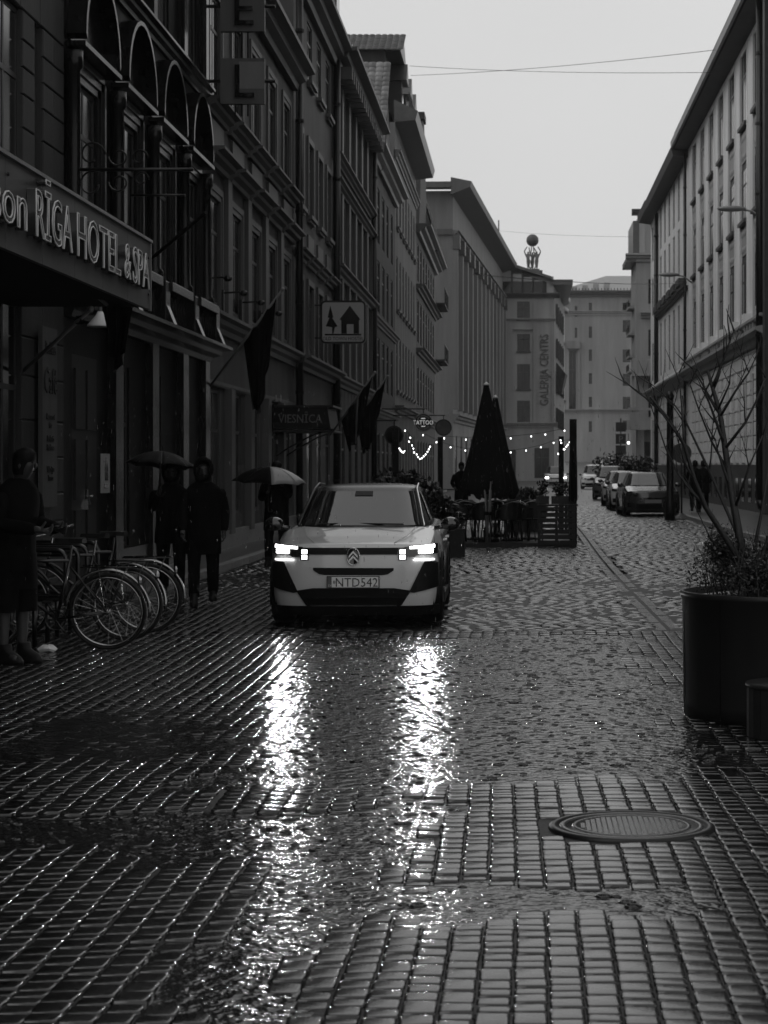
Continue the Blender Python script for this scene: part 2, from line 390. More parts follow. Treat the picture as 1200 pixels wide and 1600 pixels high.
# kerbs and sidewalks
kb = MB().box(-.5, .5, -.5, .5, -.2, 0).mesh('kerb_stone'); kb.materials.append(M['kerb'])
def kerb_line(pts, zt, name, label):
    root = None
    for i in range(len(pts) - 1):
        a, b = Vector(pts[i]), Vector(pts[i + 1]); n = max(1, int((b - a).length)); d = (b - a) / n; ang = math.atan2(d.y, d.x)
        for k in range(n):
            c = a + d * (k + .5)
            if root is None:
                root = empty(name, (c.x, c.y, 0)); tag(root, label, kind='structure')
            o = link('kerb_stone', kb, None, root, loc=(c.x - root.location.x, c.y - root.location.y, zt + random.uniform(-.004, .004)), rot=(0, 0, ang)); o.scale = (d.length - .012, .16, 1)
kr = [(5.75, 28), (5.45, 38), (5.12, 46), (5.1, 60), (5.1, 95), (6.2, 120)]
kerb_line(kr, .115, 'kerb', 'pale kerb stones edging the right sidewalk')
mb = MB(); pts = [(6.2, 8)] + kr
for x, y in pts: mb.v += [(x + .08, y, .105), (7.95 + max(0, y - 95) * .05, y, .125)]
for i in range(len(pts) - 1): mb.f.append((2 * i, 2 * i + 1, 2 * i + 3, 2 * i + 2))
tag(mb.build('sidewalk', M['pavement']), 'wet sidewalk under the pale right hand buildings', kind='structure')
kl = [(-4.6, 24.5), (-4.6, 60), (-4.6, 75)]
kerb_line(kl, .10, 'kerb', 'kerb stones along the left sidewalk before the hotel')
mb = MB().box(-5.55, -4.68, 24.5, 130, -.05, .095); tag(mb.build('sidewalk', M['pavement']), 'narrow wet sidewalk along the left facades', kind='structure')

# --- manhole cover with ribbed pattern
t = empty('manhole_cover', (.50, 9.0, .009), 0, 'round cast iron manhole cover with ribbed pattern in the wet paving', 'manhole cover')
t.scale = (.865, .865, 1)
mb = MB().lathe([(.43, -.02), (.43, .004), (.415, .012), (.39, .012), (.385, .006)], 48); mb.build('frame', M['black'], t, True)
mb = MB().lathe([(.375, -.02), (.375, .006), (.366, .011), (.345, .011), (.34, .005), (.31, .005), (.305, .010), (.285, .010), (.28, .004), (.001, .004)], 48); mb.build('lid', mat('iron', .05, .22, .5, var=.3, vscale=20, bump=.002, bscale=40), t, True)
mb = MB()
for i in range(-9, 10):
    for j in range(-9, 10):
        x, y = i * .028, j * .028
        if math.hypot(x, y) < .265: mb.box(x - .0105, x + .0105, y - .0105, y + .0105, .003, .0075)
tag(mb.build('rib_pattern', MATS['iron'], t), kind='stuff')
# ================================================================ BUILDINGS
# local frame of a facade: x = along the wall, -y = outwards, z = up
def wall_mesh(L, H, ops, depth=.22, thick=6.0, z0=0.0, mat_=None):
    """front sheet with real openings + reveals, side walls and top"""
    depth = min(depth, .06)
    ops = [(round(a, 4), round(b, 4), round(c, 4), round(d, 4)) for a, b, c, d in ops]
    xs = sorted(set([0.0, round(L, 4)] + [o[0] for o in ops] + [o[1] for o in ops]))
    zs = sorted(set([round(z0, 4), round(H, 4)] + [o[2] for o in ops] + [o[3] for o in ops]))
    mb = MB()
    for i in range(len(xs) - 1):
        cx = (xs[i] + xs[i + 1]) / 2; run = None
        for j in range(len(zs) - 1):
            cz = (zs[j] + zs[j + 1]) / 2
            hole = any(a < cx < b and c < cz < d for a, b, c, d in ops)
            if not hole: mb.add([(xs[i], 0, zs[j]), (xs[i + 1], 0, zs[j]), (xs[i + 1], 0, zs[j + 1]), (xs[i], 0, zs[j + 1])], [(0, 1, 2, 3)])
    for a, b, c, d in ops:
        mb.add([(a, 0, c), (a, depth, c), (a, depth, d), (a, 0, d)], [(0, 1, 2, 3)])
        mb.add([(b, 0, c), (b, depth, c), (b, depth, d), (b, 0, d)], [(3, 2, 1, 0)])
        mb.add([(a, 0, c), (b, 0, c), (b, depth, c), (a, depth, c)], [(0, 1, 2, 3)])
        mb.add([(a, 0, d), (b, 0, d), (b, depth, d), (a, depth, d)], [(3, 2, 1, 0)])
    b = thick
    mb.add([(0, 0, z0), (0, b, z0), (0, b, H), (0, 0, H)], [(3, 2, 1, 0)][:1]); mb.add([(L, 0, z0), (L, b, z0), (L, b, H), (L, 0, H)], [(0, 1, 2, 3)])
    mb.add([(0, 0, H), (L, 0, H), (L, b, H), (0, b, H)], [(0, 1, 2, 3)]); mb.add([(0, b, z0), (L, b, z0), (L, b, H), (0, b, H)], [(3, 2, 1, 0)])
    me = bpy.data.meshes.new('wall'); me.from_pydata(mb.v, [], mb.f); return me
WC = {}
def window(b, a, c, w, h, dep=.2, style=(2, 1), fm='frame', sill=None, y0=0.0):
    """window (> pane) set back in the opening with lower left corner (a, c)"""
    dep = min(dep, .06); k = (round(w, 2), round(h, 2), style, fm)
    if k not in WC:
        mb = MB(); t = .055
        mb.box(0, t, 0, .022, 0, h).box(w - t, w, 0, .022, 0, h).box(t, w - t, 0, .022, 0, t).box(t, w - t, 0, .022, h - t, h)
        nx, nz_ = style
        for i in range(1, nx): mb.box(w * i / nx - .03, w * i / nx + .03, .002, .02, t, h - t)
        for i in range(1, nz_ + 1):
            z = h * (.68 if nz_ == 1 else i / (nz_ + 1.)); mb.box(t, w - t, -.003, .021, z - .03, z + .03)
        f = mb.mesh('window'); f.materials.append(M[fm])
        p = MB().box(t * .5, w - t * .5, .010, .018, t * .5, h - t * .5).mesh('pane'); p.materials.append(M['glass']); p2 = p.copy(); p2.materials.clear(); p2.materials.append(M['glass_b']); WC[k] = (f, p, p2)
    f, p, p2 = WC[k]
    if random.random() < .35: p = p2
    o = link('window', f, None, b, loc=(a, y0 + dep - .024, c)); link('pane', p, None, o)
    if sill:
        kk = ('sill', round(w, 2), sill)
        if kk not in WC: WC[kk] = MB().box(-.1, w + .1, -.1 - .05, .0, -.1, 0).box(-.06, w + .06, -.09, .0, -.17, -.1).mesh('sill'); WC[kk].materials.append(M[sill])
        link('sill', WC[kk], None, b, loc=(a, y0, c))
    return o
def trim(b, name, m, prof, s0, s1, parent_y=0.0, ends=True):
    """prof: (outward, z) polygon swept along the wall"""
    n = len(prof); mb = MB()
    vs = [(s0, -o, z) for o, z in prof] + [(s1, -o, z) for o, z in prof]
    mb.add(vs, [tuple(range(n)), tuple(range(2 * n - 1, n - 1, -1))] + [(i, i + n, (i + 1) % n + n, (i + 1) % n) for i in range(n)])
    return mb.build(name, m, b)
def corn(z, h, p):  # stepped moulding profile
    return [(-.05, z), (p * .25, z), (p * .3, z + h * .3), (p * .6, z + h * .45), (p * .65, z + h * .7), (p, z + h * .8), (p, z + h), (-.05, z + h)]
def slab(z, h, p): return [(-.02, z), (p * .8, z), (p, z + h * .4), (p, z + h), (-.02, z + h)]
def bmesh_box(b, name, m, *a, **k): return MB().box(*a).build(name, m, b, **k)
LW = -5.5
def left(y0, label, cat='building', name='street_building'): return empty(name, (LW, y0, 0), R(90), label, cat)
def pipe(x, y, z0, z1, label, r=.06, step=2.2, m='black', name='drainpipe'):
    t = empty(name, (x, y, 0)); tag(t, label, 'drainpipe')
    MB().tube([(0, 0, z0 + .25), (0, 0, z1)], r, 8).tube([(0, 0, z0 + .25), (.05, -.12, z0)], r, 8).build('pipe', M[m], t, True)
    z = z0 + 1
    while z < z1:
        MB().tube([(0, 0, z - .04), (0, 0, z + .04)], r + .015, 8).box(-.02, .02, 0, .12, z - .02, z + .02).build('bracket', M[m], t); z += step
    return t

# ---- A: stone corner of the hotel, built of blocks
A = left(6.0, 'pale stone corner building behind the hotel canopy at the left edge', name='stone_building')
LA = 18.2
ops = [(2.0 + 3.1 * k, 3.9 + 3.1 * k, .4, 3.2) for k in range(4)] + [(15.0, 16.15, .2, 3.55), (15.0, 16.2, 4.3, 6.65), (16.75, 17.15, 4.3, 6.65)]
link('wall', wall_mesh(LA, 16, ops, .45), M['stone'], A)
for a, bb, c, d in ops[:6]: window(A, a, c, bb - a, d - c, .45)
bmesh_box(A, 'recess_wall', M['stone'], 16.75, 17.15, .055, .2, 4.3, 6.65)
# stone blocks proud of the wall with recessed joints
course = [0, .32, .62, .97, 1.30, 1.72, 2.13, 2.62, 3.05, 3.55, 3.95, 4.3, 4.52, 4.84, 5.35, 5.72, 6.02, 6.32, 6.65, 7.2, 7.65, 8.2, 8.7, 9.3]
bl = {}
def block(b, x0, x1, z0, z1, m, d=.03, y=0.0, name='stone_block'):
    k = (round(x1 - x0, 2), round(z1 - z0, 2), m, d)
    if k not in bl:
        w, h = x1 - x0, z1 - z0; e = .012; g = .022 if m == 'r_wall' else .007
        mb = MB().loft([[(g, 0, g), (w - g, 0, g), (w - g, 0, h - g), (g, 0, h - g)], [(g, -d + e, g), (w - g, -d + e, g), (w - g, -d + e, h - g), (g, -d + e, h - g)],
                        [(g + e, -d, g + e), (w - g - e, -d, g + e), (w - g - e, -d, h - g - e), (g + e, -d, h - g - e)]])
        bl[k] = mb.mesh(name); bl[k].materials.append(M[m])
    return link(name, bl[k], None, b, loc=(x0, y, z0))
for i in range(len(course) - 1):
    z0, z1 = course[i], course[i + 1]; zc = (z0 + z1) / 2
    if zc > 8.4: continue
    xs = [13.4, 14.2, 15.0] if 4.3 < zc < 6.65 or zc < 3.55 else [13.4, 14.1, 14.9, 15.6]
    for k in range(len(xs) - 1): block(A, xs[k], xs[k + 1], z0, z1, 'stone')
    if 4.3 < zc < 6.65: seg = [(16.2, 16.75), (17.15, 17.68), (17.68, 18.2)] if i % 2 else [(16.2, 16.75), (17.15, 18.2)]
    elif zc < 3.55: seg = [(16.15, 16.75), (16.75, 17.5), (17.5, 18.2)] if i % 2 else [(16.15, 17.1), (17.1, 18.2)]
    else: seg = [(15.6, 16.5), (16.5, 17.4), (17.4, 18.2)] if i % 2 else [(15.6, 16.1), (16.1, 17.0), (17.0, 18.2)]
    for a, c in seg: block(A, a, c, z0, z1, 'stone')
# stone mass nearer than the photograph shows (reflected in the paving)
# ---- B: dark ornate hotel
B = left(24.2, 'dark ornate hotel facade with curved pediments over tall windows', name='hotel_building')
LB = 10.8; bay = 2.7; ops = []
for k in range(4):
    s = .7 + k * bay
    ops += [(s, s + 1.3, 4.45, 6.4), (s, s + 1.3, 8.25, 10.6), (s, s + 1.3, 11.6, 13.4)]
gops = [(.55, 2.0, .12, 3.0), (3.1, 4.2, .5, 3.0), (5.6, 6.7, .5, 3.0), (8.2, 9.3, .5, 3.0)]
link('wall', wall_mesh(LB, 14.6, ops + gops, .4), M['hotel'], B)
for a, bb, c, d in ops: window(B, a, c, bb - a, d - c, .38)
for a, bb, c, d in gops[1:]: window(B, a, c, bb - a, d - c, .38)
# panelled entrance door
d_ = MB().box(0, 1.45, 0, .06, 0, 2.88).build('door', M['wood'], B, loc=(.55, .0, .12))
for q in range(2):
    for r_ in range(3): bmesh_box(d_, 'door_panel', M['wood'], .12 + q * .68, .65 + q * .68, -.025, 0, .2 + r_ * .88, .95 + r_ * .88)
MB().box(.70, .74, -.05, 0, .95, 1.2).tube([(.72, -.07, 1.12), (.86, -.07, 1.12)], .012, 6).tube([(.72, -.07, 1.02), (.58, -.07, 1.12)], .012, 6).build('door_handle', M['chrome'], d_)
trim(B, 'ledge', M['hotel_trim'], corn(3.42, .26, .5), -.02, LB + .15)
trim(B, 'ledge', M['hotel_trim'], corn(7.95, .2, .22), 0, LB)
trim(B, 'ledge', M['hotel_trim'], corn(11.0, .2, .25), 0, LB)
trim(B, 'cornice', M['hotel_trim'], corn(14.0, .6, .6), -.02, LB + .1)
arch = []
def pediment(s0, w, z, rise):
    n = 14; mb = MB()
    outer = [(s0 + w / 2 - math.cos(math.pi * i / n) * w / 2, z + .16 + math.sin(math.pi * i / n) * rise) for i in range(n + 1)]
    inner = [(s0 + w / 2 - math.cos(math.pi * i / n) * (w / 2 - .07), z + .1 + math.sin(math.pi * i / n) * (rise - .0)) for i in range(n + 1)]
    for i in range(n):
        a, b_, c, d = outer[i], outer[i + 1], inner[i + 1], inner[i]
        mb.loft([[(a[0], .0, a[1]), (b_[0], .0, b_[1]), (c[0], .0, c[1]), (d[0], .0, d[1])], [(a[0], -.24, a[1]), (b_[0], -.24, b_[1]), (c[0], -.24, c[1]), (d[0], -.24, d[1])]], cap=True)
    mb.box(s0 - .05, s0 + w + .05, -.24, 0, z, z + .06)
    mb.prism([(x, zz) for x, zz in inner], -.03, 0)
    return mb
for k in range(4):
    s = .7 + k * bay
    pediment(s - .42, 2.14, 6.72, .95).build('pediment', M['hotel_trim'], B)
    for f_, (i0, i1, dd) in enumerate([(-.10, 0, .02), (-.2, -.1, .045), (-.30, -.2, .07)]):
        MB().box(s + i0, s + i1, -dd, 0, 4.4, 6.4 - i0).box(s + 1.3 - i1, s + 1.3 - i0, -dd, 0, 4.4, 6.4 - i0).box(s + i0, s + 1.3 - i0, -dd, 0, 6.4 - i1, 6.4 - i0).build('window_surround', M['hotel_trim'], B)
    # balustrade under each window
    MB().box(s - .3, s + 1.6, -.34, 0, 4.22, 4.36).build('sill', M['hotel_trim'], B, bevel=.01)
    mb = MB()
    for q in range(7): mb.lathe([(.03, 3.72), (.05, 3.8), (.065, 3.9), (.03, 4.05), (.05, 4.2)], 8, s - .1 + q * .25, -.22)
    mb.build('baluster', M['hotel_trim'], B, True); 
    MB().box(s - .2, s + 1.5, -.08, 0, 10.75, 11).build('lintel', M['hotel_trim'], B)
    pediment(s - .3, 1.9, 10.9, .5) if False else None
for k in range(5):
    s = .04 + k * bay if k < 4 else LB - .42
    # engaged half columns and their plinths: catch the light
    rg = lambda r0, z: [(s + .19 + r0 * math.cos(math.pi * j / 10), -.1 - r0 * math.sin(math.pi * j / 10), z) for j in range(11)] + [(s + .19 - r0, 0, z), (s + .19 + r0, 0, z)]
    mb = MB().loft([rg(.13, 4.35), rg(.13, 4.5), rg(.085, 4.55), rg(.075, 6.4), rg(.11, 6.45), rg(.11, 6.65)])
    mb.build('half_column', M['hotel_trim'], B, True)
    MB().prism([(s, 3.7), (s + .38, 3.7), (s + .38, 4.35), (s, 4.35)], -.30, 0).build('column_plinth', M['hotel_trim'], B, bevel=.012)
    mb = MB(); vs = [(s + .06, 0, 3.66), (s + .34, 0, 3.66), (s + .34, -.42, 3.69), (s + .06, -.42, 3.69), (s + .06, 0, 4.1), (s + .34, 0, 4.1), (s + .34, -.30, 3.99), (s + .06, -.30, 3.99)]
    mb.add(vs, [(0, 1, 2, 3), (4, 7, 6, 5), (0, 4, 5, 1), (1, 5, 6, 2), (2, 6, 7, 3), (3, 7, 4, 0)]).build('bracket', M['hotel_trim'], B)
    if k: bmesh_box(B, 'pilaster', M['hotel_trim'], s - .05 if k < 4 else s, s + .45, -.12, 0, 0, 3.42)
    bmesh_box(B, 'pilaster', M['hotel_trim'], s + .05, s + .33, -.12, 0, 8.15, 11.0)
bmesh_box(B, 'sill_band', M['hotel_trim'], 2.8, LB, -.07, 0, 0, .48)

# ---- C: grey rendered house, five bays, stepped hoods
Cb = left(35.0, 'grey rendered hotel annex with five bays and stepped window hoods', name='annex_building')
LC = 13.85; bay = 2.77; ops = []
for k in range(5):
    s = .72 + k * bay
    ops += [(s, s + 1.25, 4.55, 6.45), (s, s + 1.25, 8.2, 10.1), (s - .05, s + 1.3, .7, 3.0)]
link('wall', wall_mesh(LC, 11.2, ops, .3), M['c_wall'], Cb)
for i, (a, bb, c, d) in enumerate(ops): window(Cb, a, c, bb - a, d - c, .3, fm='frame')
trim(Cb, 'ledge', M['c_trim'], corn(4.02, .32, .3), 0, LC)
trim(Cb, 'cornice', M['c_trim'], corn(10.7, .5, .55), 0, LC)
trim(Cb, 'ledge', M['c_trim'], slab(3.05, .1, .06), 0, LC)
for k in range(5):
    s = .72 + k * bay; c = s + .625; hw = 1.2
    for z, hh, p in ((6.95, .26, .36), (7.85, .24, .32)):
        o = trim(Cb, 'window_hood', M['c_trim'], corn(z, hh, p), c - hw, c + hw)
    bmesh_box(Cb, 'panel', M['c_trim'], c - .8, c + .8, -.05, 0, 7.25, 7.8)
    for f_, (i0, i1, dd) in enumerate([(-.1, 0, .02), (-.22, -.1, .04)]):
        for zb, zt in ((4.4, 6.45), (8.12, 10.1)):
            MB().box(s + i0, s + i1, -dd, 0, zb, zt - i0).box(s + 1.25 - i1, s + 1.25 - i0, -dd, 0, zb, zt - i0).box(s + i1, s + 1.25 - i1, -dd, 0, zt - i1, zt - i0).build('window_surround', M['c_trim'], Cb)
    bmesh_box(Cb, 'pilaster', M['c_trim'], s + 1.25 + .5, s + 1.25 + 1.0, -.09, 0, 4.34, 6.95) if k < 4 else None
    if k: bmesh_box(Cb, 'pilaster', M['c_trim'], s - .95, s - .45, -.14, 0, .35, 3.05)
bmesh_box(Cb, 'plinth', M['kerb'], 0, LC, -.1, 0, 0, .42)
# roof of C
def roof_slope(b, name, m, L, z0, z1, y0, y1, th=.08):
    return MB().loft([[(-.05, y0, z0), (L + .05, y0, z0), (L + .05, y0, z0 + th), (-.05, y0, z0 + th)], [(-.05, y1, z1), (L + .05, y1, z1), (L + .05, y1, z1 + th), (-.05, y1, z1 + th)]]).build(name, m, b)
roof_slope(Cb, 'roof', M['lead'], LC, 11.2, 14.6, -.2, 2.6)
for k in range(3):
    s = 2 + k * 4.2
    d = MB().box(s, s + 1.5, .1, 2.3, 11.3, 13.2).prism([(s - .15, 13.2), (s + 1.65, 13.2), (s + .75, 13.9)], 0, 2.3).build('dormer', M['c_trim'], Cb)
    bmesh_box(d, 'pane', M['glass'], s + .25, s + 1.25, .07, .1, 11.7, 13)

# ---- D: smooth house, four bays
Db = left(49.0, 'smooth grey four bay house beside the hostel sign, with dark gutter', name='street_house')
LD = 10.0; bay = 2.5; ops = []
for k in range(4):
    s = .65 + k * bay
    ops += [(s, s + 1.2, 4.6, 6.3), (s, s + 1.2, 8.1, 10.0), (s, s + 1.2, 11.6, 13.15), (s, s + 1.2, .7, 2.9)]
link('wall', wall_mesh(LD, 13.6, ops, .25), M['d_wall'], Db)
for a, bb, c, d in ops: window(Db, a, c, bb - a, d - c, .25, sill='c_trim' if c > 8 else None)
trim(Db, 'ledge', M['c_trim'], corn(4.02, .3, .45), -.1, LD); trim(Db, 'cornice', M['c_trim'], corn(13.35, .55, .6), -.2, LD)
for k in range(4):
    s = .65 + k * bay
    trim(Db, 'window_hood', M['c_trim'], corn(6.75, .22, .3), s - .45, s + 1.65)
    for zb, zt in ((4.34, 6.3), (8.1, 10.0)):
        MB().box(s - .15, s, -.06, 0, zb, zt + .15).box(s + 1.2, s + 1.35, -.06, 0, zb, zt + .15).box(s, s + 1.2, -.06, 0, zt, zt + .15).build('window_surround', M['c_trim'], Db)
    bmesh_box(Db, 'panel', M['c_trim'], s - .1, s + 1.3, -.05, 0, 7.1, 7.6)
roof_slope(Db, 'roof', M['lead'], LD, 13.9, 16.0, -.5, 2.8)
dm = MB().box(8.2, 9.7, -.25, 2.3, 13.9, 15.8).prism([(8.0, 15.8), (9.9, 15.8), (8.95, 16.7)], -.35, 2.3).build('dormer', M['c_trim'], Db); bmesh_box(dm, 'pane', M['glass'], 8.5, 9.4, -.28, -.25, 14.3, 15.6)
pipe(LW + .15, 49.0, .2, 13.4, 'black drainpipe between the annex and the smooth house', .09)
pipe(LW + .15, 59.0, .2, 13.5, 'black drainpipe between the smooth house and the pilastered house', .11)

# ---- E: pilastered house, six bays with tiled attic behind
E = left(59.0, 'dark house with close pilasters and heavy bracketed cornice', name='street_house')
LE = 15.0; bay = 2.5; ops = []
for k in range(6):
    s = .7 + k * bay
    ops += [(s, s + 1.15, 7.75, 9.7), (s, s + 1.15, 10.95, 12.9), (s, s + 1.15, 4.6, 6.9), (s, s + 1.15, .5, 2.9)]
link('wall', wall_mesh(LE, 13.6, ops, .25), M['e_wall'], E)
for a, bb, c, d in ops: window(E, a, c, bb - a, d - c, .25)
for z, h, p in ((7.3, .26, .36), (9.9, .2, .3), (10.65, .2, .3), (4.0, .3, .35)): trim(E, 'ledge', M['c_trim'], corn(z, h, p), 0, LE)
trim(E, 'cornice', M['c_trim'], corn(13.4, .5, .75), 0, LE)
for k in range(7):
    s = k * bay - (.25 if k else 0)
    bmesh_box(E, 'pilaster', M['c_trim'], s, s + (.5 if 0 < k < 6 else .25), -.12, 0, 4.3, 7.3); bmesh_box(E, 'pilaster', M['c_trim'], s, s + (.5 if 0 < k < 6 else .25), -.12, 0, 7.56, 9.9); bmesh_box(E, 'pilaster', M['c_trim'], s, s + (.5 if 0 < k < 6 else .25), -.12, 0, 10.85, 13.4)
    for q in range(3):
        if k < 6: bmesh_box(E, 'cornice_bracket', M['c_trim'], s + .6 + q * .75, s + .8 + q * .75, -.55, -.1, 13.05, 13.42)
for k in range(12): bmesh_box(E, 'board', M['e_wall'], .1 + k * 1.25, 1.25 + k * 1.25, -.05, 0, 3.0, 3.95)
roof_slope(E, 'roof', M['lead'], LE, 13.9, 15.2, -.6, 2.2)
pipe(LW + .16, 74.0, .2, 13.2, 'black drainpipe between the pilastered house and the gabled house', .11)

def tiles(b, name, m, o, u, w, nu, nw, tw, tl, rise=.06):
    """pantiles: o origin (low corner), u unit across, w unit up the slope"""
    n = 5; v = []
    for j in range(n):
        a = math.pi * j / (n - 1); v.append((-math.cos(a) * .5, 0, math.sin(a)))
    v += [(x, 1.12, z * .8 - .3) for x, _, z in v]
    v = [(x * tw, y * tl, z * rise) for x, y, z in v]
    f = [(j, j + 1, n + j + 1, n + j) for j in range(n - 1)] + [tuple(range(n))[::-1]]
    u = Vector(u).normalized(); w = Vector(w).normalized(); nn = u.cross(w)
    m3 = np.array([[u[i], w[i], nn[i]] for i in range(3)]); T = []
    for i in range(nu):
        for j in range(nw):
            p = Vector(o) + u * (tw * (i + .5)) + w * (tl * j) + nn * .02
            T.append((m3, tuple(p)))
    me = multi(v, f, T); q = link(name, me, m, b); q['kind'] = 'stuff'; return q
# ---- Fb: gabled dark house; its front gable with tiled slopes rises over the cornice
Fb = left(74.0, 'dark gabled house with tiled roof slope facing the viewer', name='gabled_house')
LF = 15.0; ops = []
for k in range(5):
    s = .8 + k * 2.85; wv = 1.5 if k in (1, 2) else 1.1
    ops += [(s, s + wv, 10.3, 12.4), (s, s + wv, 7.6, 9.6), (s, s + wv, 4.6, 6.6), (s, s + wv, .6, 2.9)]
link('wall', wall_mesh(LF, 13.2, ops, .25), M['f_wall'], Fb)
for a, bb, c, d in ops: window(Fb, a, c, bb - a, d - c, .25)
trim(Fb, 'cornice', M['lead'], corn(13.0, .5, .6), 0, LF); trim(Fb, 'ledge', M['c_trim'], corn(7.0, .25, .25), 0, LF); trim(Fb, 'ledge', M['c_trim'], corn(3.5, .3, .3), 0, LF)
g0, g1, gp_ = 4.2, 13.4, 9.0
MB().prism([(g0, 13.2), (g1, 13.2), (gp_, 18.05)], 0, 7).build('gable', M['d_wall'], Fb)
gv = MB().box(gp_ - .35, gp_ + .35, -.02, .1, 14.5, 16.2).ell((gp_, .04, 16.2), .35, .06, .4).build('window', M['glass'], Fb)
sl = Vector((gp_ - g0, 0, 4.95)); ln = sl.length
MB().loft([[(g0 - .3, -.12, 12.92), (gp_, -.12, 18.1), (gp_, -.06, 18.1), (g0 - .3, -.06, 12.92)], [(g0 - .36, -.12, 13.0), (gp_, -.12, 18.25), (gp_, -.06, 18.25), (g0 - .36, -.06, 13.0)]]).build('verge_board', M['zinc'], Fb)
tiles(Fb, 'roof_tiles', M['tile'], (g0 - .3, 7.0, 13.0), (0, -1, 0), (sl.x, 0, sl.z), 24, 22, .30, ln / 21)
sr = Vector((gp_ - g1, 0, 4.95)); tiles(Fb, 'roof_tiles', M['tile'], (g1 + .2, 0, 13.1), (0, 1, 0), (sr.x, 0, sr.z), 28, 20, .25, sr.length / 20)

# ---- G: tall light house with high dark roof, ridge block and dormers
G = left(89.0, 'tall pale rendered house with deep dark eaves and arched windows', name='street_house')
LG = 18.0; ops = []
for k in range(7):
    s = .9 + k * 2.4
    ops += [(s, s + 1.0, 12.3, 14.6), (s, s + 1.0, 8.6, 11.0), (s, s + 1.0, 5.0, 7.4), (s, s + 1.0, .6, 3.2)]
link('wall', wall_mesh(LG, 16.8, ops, .25), M['g_wall'], G)
for a, bb, c, d in ops: window(G, a, c, bb - a, d - c, .25, sill='c_trim')
trim(G, 'ledge', M['c_trim'], corn(15.2, .4, .25), 0, LG); trim(G, 'cornice', M['lead'], [(-.05, 16.8), (.9, 16.9), (1.0, 17.3), (-.05, 17.8)], 0, LG); trim(G, 'ledge', M['c_trim'], corn(4.0, .3, .4), 0, LG)
MB().box(0, LG, .3, 7, 16.8, 17.4).build('attic', M['f_wall'], G)
MB().box(.8, 13, .5, 9.2, 17.2, 20.2).build('attic', M['f_wall'], G)   # high block seen over the gable
# tiled roof with its ridge across the street direction, facing the viewer
o0 = Vector((1.0, 9.0, 19.2)); up = Vector((2.2, 0, 1.05)); tiles(G, 'roof_tiles', M['tile_d'], (.5, 9.2, 20.1), (0, -1, 0), up, 34, 9, .28, .3)
MB().prism([(.8, 20.1), (5.4, 20.1), (3.1, 21.2)], -.2, 9).build('roof', M['lead'], G)
for s in (3.0, 6.5, 10.5):
    d = MB().box(s, s + 1.5, -.1, 2, 17.2, 19.2).build('dormer', M['f_wall'], G); bmesh_box(d, 'pane', M['glass'], s + .25, s + 1.2, -.13, -.1, 17.5, 18.9)
    MB().prism([(s - .2, 19.2), (s + 1.7, 19.2), (s + .75, 20.1)], -.35, 2).build('dormer_roof', M['tile_d'], G)
# railing on the eaves
mb = MB()
for q in range(14): mb.tube([(.5 + q * .6, -.6, 17.3), (.5 + q * .6, -.6, 18.2)], .02, 4)
mb.tube([(.5, -.6, 18.2), (8.3, -.6, 18.2)], .025, 4).build('roof_railing', M['black'], G)

# ---- Hh: dark narrow house with parapet wall and tiled mansard
Hh = left(107.0, 'narrow dark house with tall parapet chimney and tiled mansard', name='street_house')
LH = 24.0; ops = []
for k in range(7):
    s = 1.2 + k * 3.2
    ops += [(s, s + 1.7, 11.6, 13.6), (s, s + 1.7, 8.3, 10.6), (s, s + 1.7, 4.9, 7.0), (s, s + 1.7, .6, 3.0)]
link('wall', wall_mesh(LH, 14.2, ops, .25), M['e_wall'], Hh)
for a, bb, c, d in ops: window(Hh, a, c, bb - a, d - c, .25)
for z in (7.6, 11.0, 4.0): trim(Hh, 'ledge', M['c_trim'], corn(z, .3, .5), 0, LH)
trim(Hh, 'cornice', M['lead'], corn(14.0, .5, .8), 0, LH)
MB().prism([(3.0, 14.2), (13.5, 14.2), (9.2, 21.3), (7.4, 21.3)], .0, 5).build('parapet_gable', M['f_wall'], Hh)
MB().box(7.3, 9.3, -.1, 1.2, 21.3, 21.7).build('chimney', M['f_wall'], Hh)
tiles(Hh, 'roof_tiles', M['tile_d'], (12, -.7, 14.5), (1, 0, 0), (0, .9, 3.2), 40, 11, .3, .32)
MB().loft([[(12, -.65, 14.3), (24, -.65, 14.3), (24, 3, 14.3), (12, 3, 14.3)], [(12, .35, 18), (24, .35, 18), (24, 3, 18), (12, 3, 18)]]).build('mansard', M['lead'], Hh)
for k in range(2):
    z = 7.6 + k * 3.4
    MB().box(14, 20, -1.0, 0, z + .3, z + .42).build('balcony_floor', M['e_wall'], Hh)
    mb = MB().tube([(14, -1, z + 1.3), (20, -1, z + 1.3)], .03, 4)
    for q in range(21): mb.tube([(14 + q * .3, -1, z + .4), (14 + q * .3, -1, z + 1.3)], .015, 4)
    mb.build('balcony_railing', M['black'], Hh)
# ---- link wall up to the palace
# ---- I: grey palace with giant pilasters
Ib = empty('palace_building', (-4.7, 142.0, 0), R(90 - 3.1), 'long grey palace with giant pilasters and wide flat eaves', 'building')
LI = 56.0; n = 12; bay = LI / n; ops = []
for k in range(n):
    s = k * bay + 1.4
    for z, h in ((6.6, 2.2), (10.2, 2.4), (14.0, 2.2), (.8, 3.0)): ops.append((s, s + 1.9, z, z + h))
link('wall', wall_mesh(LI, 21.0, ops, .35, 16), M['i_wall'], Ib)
for a, bb, c, d in ops: window(Ib, a, c, bb - a, d - c, .35, fm='frame')
for k in range(n + 1):
    s = k * bay - (.45 if k else 0); e = s + (.9 if 0 < k < n else .45)
    bmesh_box(Ib, 'pilaster', M['i_wall'], s, e, -.35, 0, 5.6, 16.9)
    bmesh_box(Ib, 'capital', M['c_trim'], s - .1, e + .1, -.5, 0, 16.9, 17.9)
